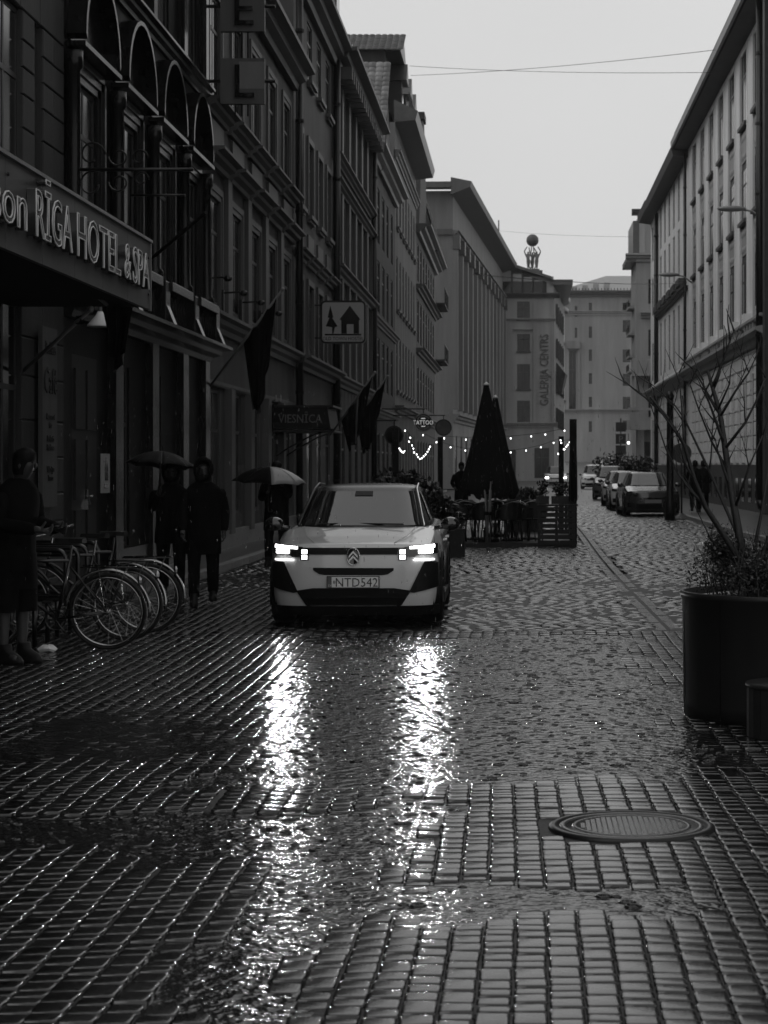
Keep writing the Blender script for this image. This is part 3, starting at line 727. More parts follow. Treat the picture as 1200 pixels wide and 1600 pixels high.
trim(Ib, 'ledge', M['i_wall'], corn(4.7, .6, .5), 0, LI); trim(Ib, 'ledge', M['i_wall'], corn(17.9, .35, .45), 0, LI)
trim(Ib, 'cornice', M['c_trim'], [(-.05, 20.6), (1.3, 21.1), (1.4, 21.5), (-.05, 21.8)], -1.2, LI + .5)
MB().box(-1.2, 0, 0, 15, 21.1, 21.5).box(-.2, 0, 0, 15, 17.9, 18.3).build('cornice', M['c_trim'], Ib)
for k in range(9): bmesh_box(Ib, 'chimney', M['f_wall'], 1 + k * 1.1, 1.5 + k * 1.1, 3, 3.5, 21.8, 22.2 + .3 * (k % 3))
MB().tube([(50, 0, 21.5), (50, 0, 25)], .06, 6).build('mast', M['black'], Ib)

# ---- J: gallery building facing the viewer, with vertical lettering
zJ = .5
J = empty('gallery_building', (-12.0, 200.0, 0), 0, 'corner building with vertical lettering and a globe on its roof', 'building')
sx = lambda px: (px - CX) * 200 / F + 12
hz = lambda py: EYE - (py - CY) * 200 / F
LJ = sx(865); ops = []
wx0, wx1 = sx(808), sx(828)
for p0, p1 in ((471, 499), (522, 549), (569, 608), (626, 662)): ops.append((wx0, wx1, hz(p1), hz(p0)))
for k in (1, 2): ops += [(a - 3.6 * k, b_ - 3.6 * k, c, d) for a, b_, c, d in ops[:4]]
ops.append((sx(792), sx(806), .4, 3.2)); ops.append((sx(835), sx(858), .4, 3.4))
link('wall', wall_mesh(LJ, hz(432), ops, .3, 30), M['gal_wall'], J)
for a, bb, c, d in ops: window(J, a, c, bb - a, d - c, .3, fm='frame', sill='c_trim' if c > 4 else None)
trim(J, 'ledge', M['gal_wall'], corn(hz(502), .3, .3), 0, LJ + .2); trim(J, 'ledge', M['gal_wall'], corn(hz(668), .5, .5), 0, LJ + .4)
trim(J, 'cornice', M['c_trim'], corn(hz(466), .5, .6), 0, LJ + .6); trim(J, 'window_hood', M['gal_wall'], corn(hz(518), .25, .3), wx0 - .3, wx1 + .3)
bmesh_box(J, 'pilaster', M['gal_wall'], sx(833), sx(833) + .12, -.08, 0, hz(668) + .5, hz(466)); bmesh_box(J, 'pilaster', M['gal_wall'], sx(862), sx(864), -.1, 0, hz(668) + .5, hz(466))
# glazed attic under a raking roof
MB().prism([(0, hz(463)), (sx(854), hz(463)), (sx(854), hz(441)), (sx(783), hz(417)), (0, hz(395))], -.1, 0).build('attic', M['f_wall'], J)
for q in range(4):
    x0 = sx(785 + q * 16.5) ; zt = hz(423 + q * 5)
    bmesh_box(J, 'pane', M['zinc'], x0, x0 + .85, -.14, -.1, hz(440), zt); bmesh_box(J, 'pane', M['glass'], x0, x0 + .85, -.14, -.1, hz(460), hz(441))
MB().prism([(0, hz(392)), (sx(783), hz(412)), (sx(862), hz(437)), (sx(862), hz(433)), (sx(783), hz(407)), (0, hz(387))], -.8, 24).build('roof', M['lead'], J)
MB().prism([(sx(818), hz(424)), (sx(843), hz(430)), (sx(843), hz(420)), (sx(818), hz(420))], .0, 2.5).build('pedestal', M['lead'], J)
# lettering reads upwards, letters upright in a vertical strip turned on its side
sp = empty('globe_statue', ((832 - CX) * 201.5 / F, 201.5, hz(421)), 0, 'figures holding up a dark globe on the gallery roof', 'statue')
text('GALERIJA CENTRS', 1.22, mat('dull_letters', .07, .5), J, (sx(857), -.06, hz(634)), rot=(R(90), R(-90), 0), extrude=.05, align='LEFT', sx=.72, sz=1.0)
# right hand flank with oriel
MB().box(0, .1, 0, 20, 0, 1).v
fl = MB().loft([[(LJ, 0, 0), (LJ + .05, 0, 0), (LJ + 1.6, 26, 0), (LJ, 26, 0)], [(LJ, 0, hz(437)), (LJ + .05, 0, hz(437)), (LJ + 1.6, 26, hz(437)), (LJ, 26, hz(437))]]).build('side_wall', M['i_wall'], J)
for k in range(5):
    for z in (5.5, 9, 12.5, 16): bmesh_box(fl, 'pane', M['glass'], LJ + .35 + k * .25, LJ + .5 + k * .25, 4 + k * 4.2, 5.6 + k * 4.2, z, z + 2)
MB().loft([[(LJ, 5, 9), (LJ + .9, 5, 9), (LJ + 1.1, 9, 9), (LJ, 9, 9)], [(LJ, 5, 12.6), (LJ + 1.3, 5, 11.0), (LJ + 1.6, 9, 11), (LJ, 9, 12.6)]]).build('oriel', M['f_wall'], J)
MB().box(LJ - .2, LJ + 1.9, -.3, 26, hz(445), hz(437)).build('cornice', M['lead'], J)
# ---- narrow pale tower house with ornaments right of the gallery
K = empty('tower_house', (0, 0, 0), 0, 'slim pale corner house with stone ornaments next to the gallery', 'building')
K.location = ((867 - CX) * 235 / F, 235, gz(235)); h2 = lambda py: EYE - (py - CY) * 235 / F - gz(235); x2 = lambda px: (px - 867) * 235 / F
MB().box(0, x2(882), 0, 20, 0, h2(490)).build('wall', M['r_wall'], K)
trim(K, 'cornice', M['r_trim'], corn(h2(492), .8, .5), -.3, x2(883)); trim(K, 'ledge', M['r_trim'], corn(h2(540), .4, .4), -.2, x2(883)); trim(K, 'ledge', M['r_trim'], corn(h2(630), .4, .5), -.2, x2(884))
MB().lathe([(.9, h2(490)), (.95, h2(482)), (.5, h2(478)), (1.1, h2(474)), (1.15, h2(466)), (.7, h2(460)), (.35, h2(455)), (.1, h2(446))], 12, x2(876), .8).build('turret', M['zinc'], K, True)
for p in (510, 555, 590, 645): bmesh_box(K, 'window', M['glass'], x2(870), x2(875), -.04, 0, h2(p + 16), h2(p))
# ---- L: wide far building
Lb = empty('apartment_building', (0, 0, 0), 0, 'large pale corner apartment block closing the street with tiled roof', 'building')
DY = 330.0; Lb.location = ((882 - CX) * DY / F, DY, gz(DY)); x3 = lambda px: (px - 882) * DY / F; h3 = lambda py: EYE - (py - CY) * DY / F - gz(DY)
cxn = x3(938)
ops = []
for p0, p1 in ((500, 519), (546, 566), (584, 603), (620, 640), (657, 672)): ops += [(x3(973), x3(985), h3(p1), h3(p0))]
ops2 = [(x3(920), x3(925), h3(p1), h3(p0)) for p0, p1 in ((473, 490), (510, 528), (546, 564), (583, 600), (620, 636), (658, 675))] + [(x3(898), x3(902), h3(p1), h3(p0)) for p0, p1 in ((478, 495), (512, 528))]
ops2 += [(x3(889), x3(900), h3(640), h3(548))]
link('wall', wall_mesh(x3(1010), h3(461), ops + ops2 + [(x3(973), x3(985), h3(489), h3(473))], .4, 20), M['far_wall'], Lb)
for a, bb, c, d in ops + ops2: window(Lb, a, c, bb - a, d - c, .4)
for z, h, p in ((h3(493), .8, .5), (h3(645), .6, .5)): trim(Lb, 'ledge', M['far_wall'], corn(z, h, p), 0, x3(1010))
trim(Lb, 'cornice', M['c_trim'], corn(h3(464), 1.0, 1.3), -1, x3(1010))
bmesh_box(Lb, 'balcony', M['i_wall'], x3(886), x3(906), -.9, 0, h3(545), h3(533))
bmesh_box(Lb, 'pilaster', M['far_wall'], x3(903), x3(906), -.3, 0, h3(645) + .6, h3(546))
MB().loft([[(-1, -1, h3(455)), (x3(1010), -1, h3(455)), (x3(1010), 20, h3(455)), (-1, 20, h3(455))], [(x3(950), 8, h3(424)), (x3(1010), 8, h3(424)), (x3(1010), 12, h3(424)), (x3(950), 12, h3(424))]]).build('roof', M['zinc'], Lb)
for q in range(4):
    xx = x3(893 + q * 17); MB().box(xx, xx + .9, -.6, 2, h3(455), h3(448 - q * 2)).build('dormer', M['r_trim'], Lb)
for q in range(24): bmesh_box(Lb, 'roof_railing', M['black'], x3(884 + q * 5), x3(884 + q * 5) + .12, -1.0, -.9, h3(455), h3(451))

# ================================================================ RIGHT SIDE
RW = 7.8
def right(y1, label, name='street_building'): return empty(name, (RW, y1, 0), R(-90), label, 'building')
# main pale building y 62.5 -> 93
Rm = right(93.4, 'pale building with tall vertical window strips between pilasters on the right', name='office_building')
LR = 30.9; ops = []; bay = 3.94; s_of = lambda y: 93.4 - y
cent = [s_of(y) for y in (66.2, 70.15, 74.1, 78.05, 82, 85.95, 89.9)]
rows = ((6.5, 8.75), (10.15, 12.0), (13.5, 16.0))
gr = []
for c in cent:
    ops.append((c - 1.05, c + 1.05, 6.4, 16.0))
    gr += [(c - 1.45, c - .45, 1.9, 4.7), (c + .45, c + 1.45, 1.9, 4.7)]
link('wall', wall_mesh(LR, 16.4, ops + gr, .55, 12), M['r_wall'], Rm)
MB().box(.1, LR - .1, .062, .2, 6.3, 16.2).build('bay_back', M['r_dark'], Rm)
for c in cent:
    for z0, z1 in rows:
        window(Rm, c - .95, z0, 1.9, z1 - z0, .52, style=(2, 1), fm='frame')
        bmesh_box(Rm, 'sill', M['r_dark'], c - 1.04, c + 1.04, -.12, .11, z0 - .14, z0 - .02)
    for z0, z1 in ((8.95, 9.9), (12.2, 13.25)):
        bmesh_box(Rm, 'panel', M['r_trim'], c - .9, c + .9, .02, .066, z0, z1)
        mb = MB()
        for q in range(7): mb.ell((c - .72 + q * .24, .02, z0 + .2), .08, .035, .12, 6, 4).ell((c - .72 + q * .24, .02, z1 - .2), .08, .035, .12, 6, 4)
        mb.build('carved_frieze', M['r_trim'], Rm)
    for s_ in (c - 1.18, c + 1.05): bmesh_box(Rm, 'moulding', M['r_wall'], s_, s_ + .13, -.03, 0, 6.4, 16.2)
    bmesh_box(Rm, 'column_base', M['r_wall'], c + 1.6, c + 2.3, -.25, 0, 6.36, 6.75)
    for (a, bb, c0, d) in [g for g in gr if abs((g[0] + g[1]) / 2 - c) < 1.5]: window(Rm, a, c0, bb - a, d - c0, .32, fm='frame')
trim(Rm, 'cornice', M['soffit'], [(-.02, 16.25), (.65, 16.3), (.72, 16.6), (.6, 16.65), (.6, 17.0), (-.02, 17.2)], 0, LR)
trim(Rm, 'eaves_edge', M['r_trim'], [(.72, 16.32), (.80, 16.36), (.82, 16.62), (.72, 16.6)], 0, LR)
trim(Rm, 'roof', M['lead'], [(.62, 17.0), (.66, 17.0), (-3, 19.5), (-3, 19.3)], 0, LR)
trim(Rm, 'ledge', M['r_trim'], [(-.02, 5.5), (.2, 5.55), (.3, 5.75), (.5, 5.85), (.5, 5.95), (.15, 6.02), (.15, 6.25), (.35, 6.3), (.35, 6.38), (-.02, 6.38)], 0, LR)
for c in cent:
    for q in (-1.2, -.4, .4, 1.2): bmesh_box(Rm, 'scroll_bracket', M['r_trim'], c + q - .14, c + q + .14, -.3, -.13, 6.0, 6.28)
bmesh_box(Rm, 'plinth', M['r_dark'], 0, LR, -.12, 0, 0, 1.66)
for c in cent:
    for q in (-.95, .95): bmesh_box(Rm, 'cellar_window', M['glass'], c + q - .4, c + q + .4, -.14, -.12, .4, 1.2)
zc = 1.7
while zc < 5.4:   # rusticated ground floor blocks
    z1 = min(zc + .46, 5.48)
    for i, c in enumerate(cent):
        xx = [(c + 1.47, c + 2.47)] + [(c - .43, c + .43)] if zc < 4.7 else [(c - 1.47, c - .47), (c - .47, c + .53), (c + .53, c + 1.47), (c + 1.47, c + 2.47)]
        for a, bb in xx:
            if bb < LR and a > 0: block(Rm, a, bb, zc, z1, 'r_wall', .07)
    zc += .46
# second pale building y 93.4 -> 113
R2 = right(113.0, 'pale plain faced building with three rows of narrow windows past the office', name='street_building')
L2 = 19.6; ops = []
for k in range(6):
    s = .9 + k * 3.15
    for z, h in ((6.6, 2.9), (10.9, 2.3), (13.6, 2.3), (1.9, 2.6)): ops.append((s, s + 1.3, z, z + h))
link('wall', wall_mesh(L2, 16.2, ops, .25, 12), M['r_wall'], R2)
for a, bb, c, d in ops: window(R2, a, c, bb - a, d - c, .25, fm='frame_l')
for k in range(6): bmesh_box(R2, 'balcony_ledge', M['r_dark'], .5 + k * 3.15, 2.6 + k * 3.15, -.35, 0, 10.1, 10.45)
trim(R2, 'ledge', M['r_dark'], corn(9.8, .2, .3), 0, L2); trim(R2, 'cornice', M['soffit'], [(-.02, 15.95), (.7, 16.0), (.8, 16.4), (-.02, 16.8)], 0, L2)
trim(R2, 'ledge', M['r_trim'], [(-.02, 5.4), (.3, 5.6), (.5, 5.85), (.5, 5.95), (-.02, 6.38)], 0, L2); bmesh_box(R2, 'plinth', M['r_dark'], 0, L2, -.12, 0, 0, 1.66)
zc = 1.7
while zc < 5.3:
    for k in range(6): block(R2, 2.25 + k * 3.15, 4.0 + k * 3.15 if k < 5 else 19.5, zc, zc + .46, 'r_wall', .07)
    zc += .46
# last bay y 113 -> 120
R3 = right(120.0, 'slim end bay of the pale row before the side street', name='street_building')
ops = [(s, s + 1.3, z, z + h) for s in (1.2, 4.2) for z, h in ((6.6, 2.2), (10.4, 2.2), (13.6, 2.0), (1.9, 2.4))]
link('wall', wall_mesh(6.9, 16.0, ops, .25, 12), M['r_wall'], R3)
for a, bb, c, d in ops: window(R3, a, c, bb - a, d - c, .25)
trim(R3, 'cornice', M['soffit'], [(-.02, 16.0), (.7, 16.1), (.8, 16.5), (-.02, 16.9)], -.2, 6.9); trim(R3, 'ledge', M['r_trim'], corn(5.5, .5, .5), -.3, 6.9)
pipe(RW - .15, 93.3, .3, 16.1, 'thin dark downpipe at the joint of the office building', .07); pipe(RW - .15, 113.0, .3, 15.8, 'thick dark downpipe at the end of the pale row', .12)
# dark near building on the right edge
Rn = right(62.4, 'dark building edge at the far right of the street', name='street_building')
ops = [(3 + k * 3.6, 4.5 + k * 3.6, z, z + 2.2) for k in range(10) for z in (1.5, 6, 9.8, 13.2)]
link('wall', wall_mesh(44, 17, ops, .3, 12), M['e_wall'], Rn)
for a, bb, c, d in ops: window(Rn, a, c, bb - a, d - c, .3)
bmesh_box(Rn, 'corner_pier', M['r_dark'], 0, .5, -.28, 0, 0, 17)
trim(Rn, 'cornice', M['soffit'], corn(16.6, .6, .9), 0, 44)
pipe(RW - .3, 62.9, .3, 16.5, 'heavy black downpipe at the near end of the office building', .13)
# ---- ornate balcony building beyond the side street
Y5 = 132.0; x5 = lambda px: (px - 994) * Y5 / F; h5 = lambda py: EYE - (py - CY) * Y5 / F
Q = empty('balcony_building', ((994 - CX) * Y5 / F, Y5, 0), 0, 'ornate pale corner building with balconies beyond the side street', 'building')
LQ = 8.0; ops = [(x5(1013), x5(1013) + 1.0, h5(p1), h5(p0)) for p0, p1 in ((436, 475), (515, 556), (600, 652))] + [(x5(1000), x5(1016), .3, 3.2)]
link('wall', wall_mesh(LQ, h5(405), ops, .3, 6), M['q_wall'], Q)
for a, bb, c, d in ops: window(Q, a, c, bb - a, d - c, .3)
MB().box(.2, LQ, .1, 8, h5(405), h5(335)).build('attic', M['q_wall'], Q)
bmesh_box(Q, 'panel', M['r_trim'], x5(999), x5(1008), .0, .1, h5(395), h5(345))
trim(Q, 'cornice', M['r_trim'], corn(h5(409), .5, .6), -.7, LQ); trim(Q, 'cornice', M['lead'], corn(h5(337), .4, .4), -.3, LQ); trim(Q, 'window_hood', M['r_trim'], corn(h5(497), .4, .5), x5(1001), LQ)
bmesh_box(Q, 'cornice', M['lead'], -.6, 0, -.2, 6, h5(408), h5(400)); bmesh_box(Q, 'attic', M['lead'], -.2, .2, 0, 6, h5(400), h5(345))
def balc(z0, pr, x0, m):
    t = MB().box(x0, LQ, -pr, 0, z0, z0 + .18).build('balcony', m, Q)
    mb = MB().box(x0, LQ, -pr, -pr + .08, z0 + 1.0, z0 + 1.1)
    for q in range(26): mb.box(x0 + q * .22, x0 + q * .22 + .06, -pr + .01, -pr + .06, z0 + .18, z0 + 1.0)
    mb.box(x0, x0 + .3, -pr - .02, -pr + .3, z0 + .18, z0 + 1.15).build('balcony_railing', m, t)
balc(h5(588), .9, -.3, M['r_trim']); 
MB().box(-.6, LQ, -1.3, 0, h5(672), h5(658) + .0).build('balcony', M['q_wall'], Q)
for q in range(6): bmesh_box(Q, 'balcony_railing', M['q_wall'], -.5 + q * 1.5, .1 + q * 1.5, -1.25, -1.1, h5(658), h5(640))
bmesh_box(Q, 'balcony_railing', M['q_wall'], -.6, LQ, -1.3, -1.05, h5(642), h5(638))
MB().lathe([(.32, 0), (.32, .3), (.24, .4), (.22, h5(674)), (.34, h5(672))], 12, x5(995) + .2, -1.0).build('column', M['q_wall'], Q, True)
for z in (h5(478), h5(556), h5(580), h5(520)):
    for k in range(1): q_ = bmesh_box(Q, 'balcony', M['r_trim'], -.4, 0, 2 + k * 7, 5 + k * 7, z, z + .12); bmesh_box(q_, 'balcony_railing', M['black'], -.4, -.36, 2 + k * 7, 5 + k * 7, z + .12, z + .55)
# ================================================================ CARS
M['paint_l'] = mat('car_paint_pale', .50, .32, .5, coat=1.0, bump=.0012, bscale=60)
M['paint_w'] = mat('car_paint_white', .6, .3, .5, coat=1.0); M['paint_d'] = mat('car_paint_dark', .03, .25, .5, coat=1.0); M['paint_g'] = mat('car_paint_grey', .10, .28, .5, coat=1.0)
M['plastic'] = mat('black_plastic', .006, .45, .15, bump=.0006, bscale=90); M['gloss_black'] = mat('gloss_black', .006, .08, .6, coat=.5)
M['screen'] = mat('windshield_glass', .012, .03, .7, coat=.3, bump=.0015, bscale=5); M['roofwet'] = mat('car_roof_black', .02, .16, .5, bump=.002, bscale=110)
PR = [(0, 1.0), (.3, .997), (.55, .99), (.75, .975), (.88, .945), (.95, .895), (.985, .80), (1, .66), (.997, .5), (.985, .35), (.975, .2), (.96, .08), (.93, 0)]
KC = 5
def build_car(name, loc, rz, label, paint, group=None, Lc=4.0, Wd=.885, zb=.19, zf=.83, zh=.985, zr=1.42, hero=False, style=0, cat='car'):
    t = empty(name, loc, rz, label, cat, group)
    def plan(x): q = min(1.0, abs(x) / Wd); return .05 * q ** 2 + .20 * q ** 5 + .16 * q ** 14
    def nose(z): return .035 * ((z - .62) / .2) ** 2 if z > .62 else .05 * max(0, (.42 - z) / .22) ** 2
    def fy(x, z): return plan(x) + nose(z)
    def ry(x, z): return Lc - plan(x) * .9 - .10 * max(0, (z - .5)) - (.06 if z < .4 else 0)
    def ztop(y):
        P = [(0, zf), (.12, zf + .018), (.5, zf + .065), (1.05, zh), (1.5, zh + .02), (3.2, zh + .05), (3.75, zh + .05), (Lc, zh + .02)]
        for (a, za), (b, zb_) in zip(P, P[1:]):
            if y <= b: u = (y - a) / (b - a); return za + (zb_ - za) * u
        return P[-1][1]
    def width(y): return Wd * (1 - .035 * max(0, 1 - y / .9) ** 2 - .05 * max(0, (y - 3.2) / .8) ** 2)
    def pt(tt, a, b, sgn):
        y0 = tt * Lc; x = sgn * a * width(y0); zt = ztop(y0); z = zb + (zt - zb) * b
        yf, yr = fy(x, z), ry(x, z); return x, yf + (yr - yf) * tt, z
    wy = (.80, 3.30 if Lc > 3.9 else Lc - .75); wr = .335
    NT = 64; tv = [i / NT for i in range(NT + 1)]
    prof = [(-1, a, b) for a, b in PR[::-1]] + [(1, a, b) for a, b in PR[1:]]
    rings = []
    for tt in tv:
        rg = []
        for sg, a, b in prof:
            x, y, z = pt(tt, a, b, sg)
            for w in wy:
                if abs(x) > .6 * Wd and (y - w) ** 2 + (z - wr) ** 2 < (wr + .05) ** 2: x = sg * .62 * Wd
            rg.append((x, y, z))
        rings.append(rg)
    mb = MB().loft(rings, cap=False, closed=False)
    for end in (0, 1):   # front and rear caps
        rows = []
        for r in range(KC, len(PR)):
            ar, br = PR[r]; row = []
            for sg, a, b in [(-1, *q) for q in PR[KC::-1]] + [(1, *q) for q in PR[1:KC + 1]]:
                f = a / PR[KC][0]; y0 = end * Lc; zt = ztop(y0)
                wgt = (1 - (r - KC) / (len(PR) - 1 - KC)); z = zb + (zt - zb) * (br + (b - PR[KC][1]) * wgt)
                x = sg * f * ar * width(y0); row.append((x, fy(x, z) if end == 0 else ry(x, z), z))
            rows.append(row)
        mb.loft(rows, cap=False, closed=False)
    me = mb.mesh('body'); bm = bmesh.new(); bm.from_mesh(me); bmesh.ops.remove_doubles(bm, verts=bm.verts, dist=.0015); bmesh.ops.recalc_face_normals(bm, faces=bm.faces); bm.to_mesh(me); bm.free()
    body = link('body', me, M[paint], t, True)
    MB().box(-Wd * .92, Wd * .92, .25, Lc - .25, .15, .32).build('underbody', M['blackm'], t)
    # ---- greenhouse
    def G(th, k, off=0.0):
        z = zh - .03 + (zr - .055 - zh + .03) * k
        yc = 2.42 + .12 * k; la = (2.42 - 1.0) * (1 - k) + (.80) * k; rb = (Lc * .5 + 1.45 - 2.0) if False else (1.42 * (1 - k) + .95 * k)
        b = .755 * (1 - k) + .575 * k; n = 4.2; c, s = math.cos(th), math.sin(th)
        ex = (abs(c) ** (2 / n)) * (1 if c > 0 else -1); ey = (abs(s) ** (2 / n)) * (1 if s > 0 else -1)
        Lh = la if ey < 0 else rb
        return (ex * (b + off) * Wd / .885, yc + ey * (Lh + off), z + off * .6)
    N = 64; rings = [[G(2 * math.pi * j / N, k / 6) for j in range(N)] for k in range(7)]
    top = rings[-1]
    for q, dz in ((.93, .022), (.78, .036), (.5, .047), (.2, .053)):
        rings.append([(x * q, 2.54 + (y - 2.54) * q, top[0][2] + dz) for x, y, z in top])
    MB().loft(rings).build('roof', M['roofwet' if hero else 'gloss_black'] if style != 2 else M[paint], t, True)
    def patch(nm, t0, t1, k0, k1, m, off=.008, nt=22, nk=6):
        mb = MB().loft([[G(t0 + (t1 - t0) * i / nt, k0 + (k1 - k0) * k / nk, off) for i in range(nt + 1)] for k in range(nk + 1)], cap=False, closed=False)
        return mb.build(nm, m, t, True)
    ws = patch('windshield', R(-90 - 62), R(-90 + 62), .07, .92, M['screen'])
    patch('rear_window', R(90 - 55), R(90 + 55), .3, .9, M['screen'])
    for s in (1, -1):
        a0, a1 = (R(-12), R(24)) if s > 0 else (R(180 + 12), R(180 - 24))
        patch('side_window', a0, a1, .16, .9, M['screen'])
    # ---- wheels
    for wyi in wy:
        for s in (-1, 1):
            xo = s * (Wd - .10); w = empty('wheel', (xo, wyi, wr)); w.parent = t
            tp = [(.215, -.10), (.30, -.112), (.328, -.095), (.335, -.05), (.335, .05), (.328, .095), (.30, .112), (.215, .10)]
            tb = MB().loft([[(q[1], q[0] * math.cos(2 * math.pi * j / 28), q[0] * math.sin(2 * math.pi * j / 28)) for j in range(28)] for q in tp], cap=False); tb.build('tyre', M['rubber'], w, True)
            rb_ = MB().loft([[(x_, r_ * math.cos(2 * math.pi * j / 20), r_ * math.sin(2 * math.pi * j / 20)) for j in range(20)] for r_, x_ in ((.216, s * .10), (.205, s * .06), (.05, s * .07), (.03, s * .09))])
            for q in range(5):
                a = 2 * math.pi * q / 5; rb_.tube([(s * .09, .03 * math.cos(a), .03 * math.sin(a)), (s * .10, .21 * math.cos(a), .21 * math.sin(a))], .022, 6)
            rb_.build('rim', M['dsteel'], w)
            ar = MB().tube([(s * (Wd + .002), wyi + (wr + .05) * math.cos(R(a)), max(zb, wr + (wr + .05) * math.sin(R(a)))) for a in range(-20, 201, 11)], .012, 6); ar.build('wheel_arch', M['plastic'], t, True)
    # ---- front details
    def strip(nm, xs, zt, zb2, m, off=.006, n=14, par=t):
        """surface piece following the front between heights zt(x), zb2(x)"""
        r = []; pts = []
        for i in range(n + 1):
            x = xs[0] + (xs[1] - xs[0]) * i / n; f = lambda L: np.interp(x, [p[0] for p in L], [p[1] for p in L]) if not isinstance(L, (int, float)) else L
            a, b = float(f(zt)), float(f(zb2)); r.append([(x, fy(x, a) - off, a), (x, fy(x, (a + b) / 2) - off, (a + b) / 2), (x, fy(x, b) - off, b), (x, fy(x, b) + .03, b), (x, fy(x, a) + .03, a)])
        return MB().loft(r).build(nm, m, par)
    if hero:
        strip('grille_bar', (-.60, .60), .795, .728, M['plastic'], .006, 20)
        strip('grille_slat', (-.44, .44), .765, .758, M['plastic'], .012, 12)
        strip('lower_grille', (-.40, .40), [(-.40, .598), (.4, .594)], [(-.40, .575), (-.33, .525), (.33, .523), (.4, .57)], M['plastic'], .004)
        strip('bumper_intake', (-.56, .56), [(-.56, .37), (-.40, .395), (.40, .395), (.56, .37)], [(-.56, .35), (-.46, .195), (.46, .195), (.56, .35)], M['plastic'], .007, 28)
        strip('skid_strip', (-.43, .43), .226, .212, M['steel'], .03)
        strip('front_spoiler', (-.84, .84), .215, .12, M['plastic'], .012, 30)
        for s in (-1, 1):
            X = lambda a, b: (min(s * a, s * b), max(s * a, s * b))
            srt = lambda L: sorted((s * x, z) for x, z in L)
            strip('headlight_housing', X(.50, .83), srt([(.50, .80), (.62, .82), (.83, .83)]), srt([(.5, .705), (.60, .70), (.66, .735), (.83, .73)]), M['gloss_black'], .010, 16)
            strip('corner_vent', X(.555, .835), srt([(.555, .36), (.70, .655), (.80, .655), (.835, .64)]), srt([(.555, .355), (.60, .345), (.835, .395)]), M['plastic'], .008, 26)
            hl = strip('headlight', X(.56, .80), srt([(.56, .806), (.81, .824)]), srt([(.56, .784), (.81, .792)]), M['led'], .022)
            strip('lens', X(.645, .785), .778, .738, M['led'], .020, 8, t)
            strip('daytime_light', X(.60, .80), .680, .667, M['led_s'], .014)
            for z0 in (.735, .68):
                q = strip('square_lamp', X(.46, .515), z0 + .042, z0, M['led_s'], .016, 4)
            strip('lamp_bezel', X(.445, .53), .79, .673, M['gloss_black'], .009, 4)
            # fog/corner silver piece beneath vents is body colour
            L = bpy.data.lights.new('headlamp_beam', 'SPOT'); L.energy = 44; L.spot_size = R(100); L.spot_blend = .9; L.shadow_soft_size = .05
            lo = bpy.data.objects.new('headlamp_beam', L); COL.objects.link(lo); lo.parent = t; lo.location = (s * .70, -.06, .77); lo.rotation_euler = (R(83), 0, R(180))
        # round badge with two chevrons
        bg = MB().loft([[(.066 * math.cos(a) * k, -dy, .71 + .088 * math.sin(a) * k) for a in [2 * math.pi * i / 28 for i in range(28)]] for k, dy in ((1, -.02), (1, .012), (.93, .020), (.9, .016))]); bgo = bg.build('badge', M['gloss_black'], t, True)
        mb = MB().tube([(.063 * math.cos(a), -.020, .71 + .085 * math.sin(a)) for a in [2 * math.pi * i / 32 for i in range(32)]], .0045, 6, closed=True); mb.build('badge_ring', M['chrome'], bgo, True)
        for z0 in (.716, .672):
            mb = MB().prism([(-.045, z0), (0, z0 + .05), (.045, z0), (.045, z0 - .02), (0, z0 + .028), (-.045, z0 - .02)], -.028, -.016); mb.build('chevron', M['chrome'], bgo)
        pl = MB().box(-.262, .262, -.028, 0, .396, .518).build('number_plate', M['gloss_black'], t)
        MB().box(-.25, .25, -.033, -.028, .405, .509).build('plate_face', M['white'], pl); MB().box(-.25, -.212, -.0345, -.033, .405, .509).build('plate_band', mat('plate_blue', .06, .4), pl)
        text('NTD542', .125, M['gloss_black'], pl, (.035, -.034, .412), extrude=.001, sx=.93, sz=1.0, space=1.02); text('LV', .03, M['white'], pl, (-.231, -.0352, .413), extrude=.0005)
        for q in range(10):
            if q: pass
        MB().ell((-.186, -.034, .457), .012, .002, .018, 8, 4).build('plate_seal', M['grey'], pl)
        # cabin sensor, wipers, roof lines, seams
        patch('sensor_housing', R(-90 - 1.2), R(-90 + 1.2), .80, .915, M['plastic'], .014, 8, 3)
        for s in (-1, 1):
            MB().tube([(s * .45, 1.02, zh + .015), (s * .05 - .15, 1.10, zh + .02)], .008, 6).build('wiper', M['plastic'], t)
        for s in (-1, 1):
            MB().tube([(s * .66, 1.2, zh), (s * .60, 1.62, 1.20), (s * .555, 1.9, 1.36), (s * .55, 2.4, 1.415), (s * .55, 3.1, 1.40)], .012, 6).build('pillar_edge', M['chrome'] if s > 0 else M['dsteel'], t, True)  # pillar and roof edge; right side's highlight put into the material, left stays dark
            MB().tube([(s * .40, .14, zf + .012), (s * .50, .5, zf + .062), (s * .58, 1.02, zh - .01)], .004, 4).build('hood_crease', M[paint], t)
    else:
        mg = 'gloss_black'
        strip('grille', (-.42, .42), .70 if style != 1 else .60, .60 if style != 1 else .50, M[mg], .006); strip('bumper_intake', (-.55, .55), .40, .24, M['plastic'], .006); strip('front_spoiler', (-.82, .82), .215, .12, M['plastic'], .012, 20)
        MB().box(-.26, .26, -.03, 0, .43, .54).build('number_plate', M['white'] if style != 1 else M['grey'], t)
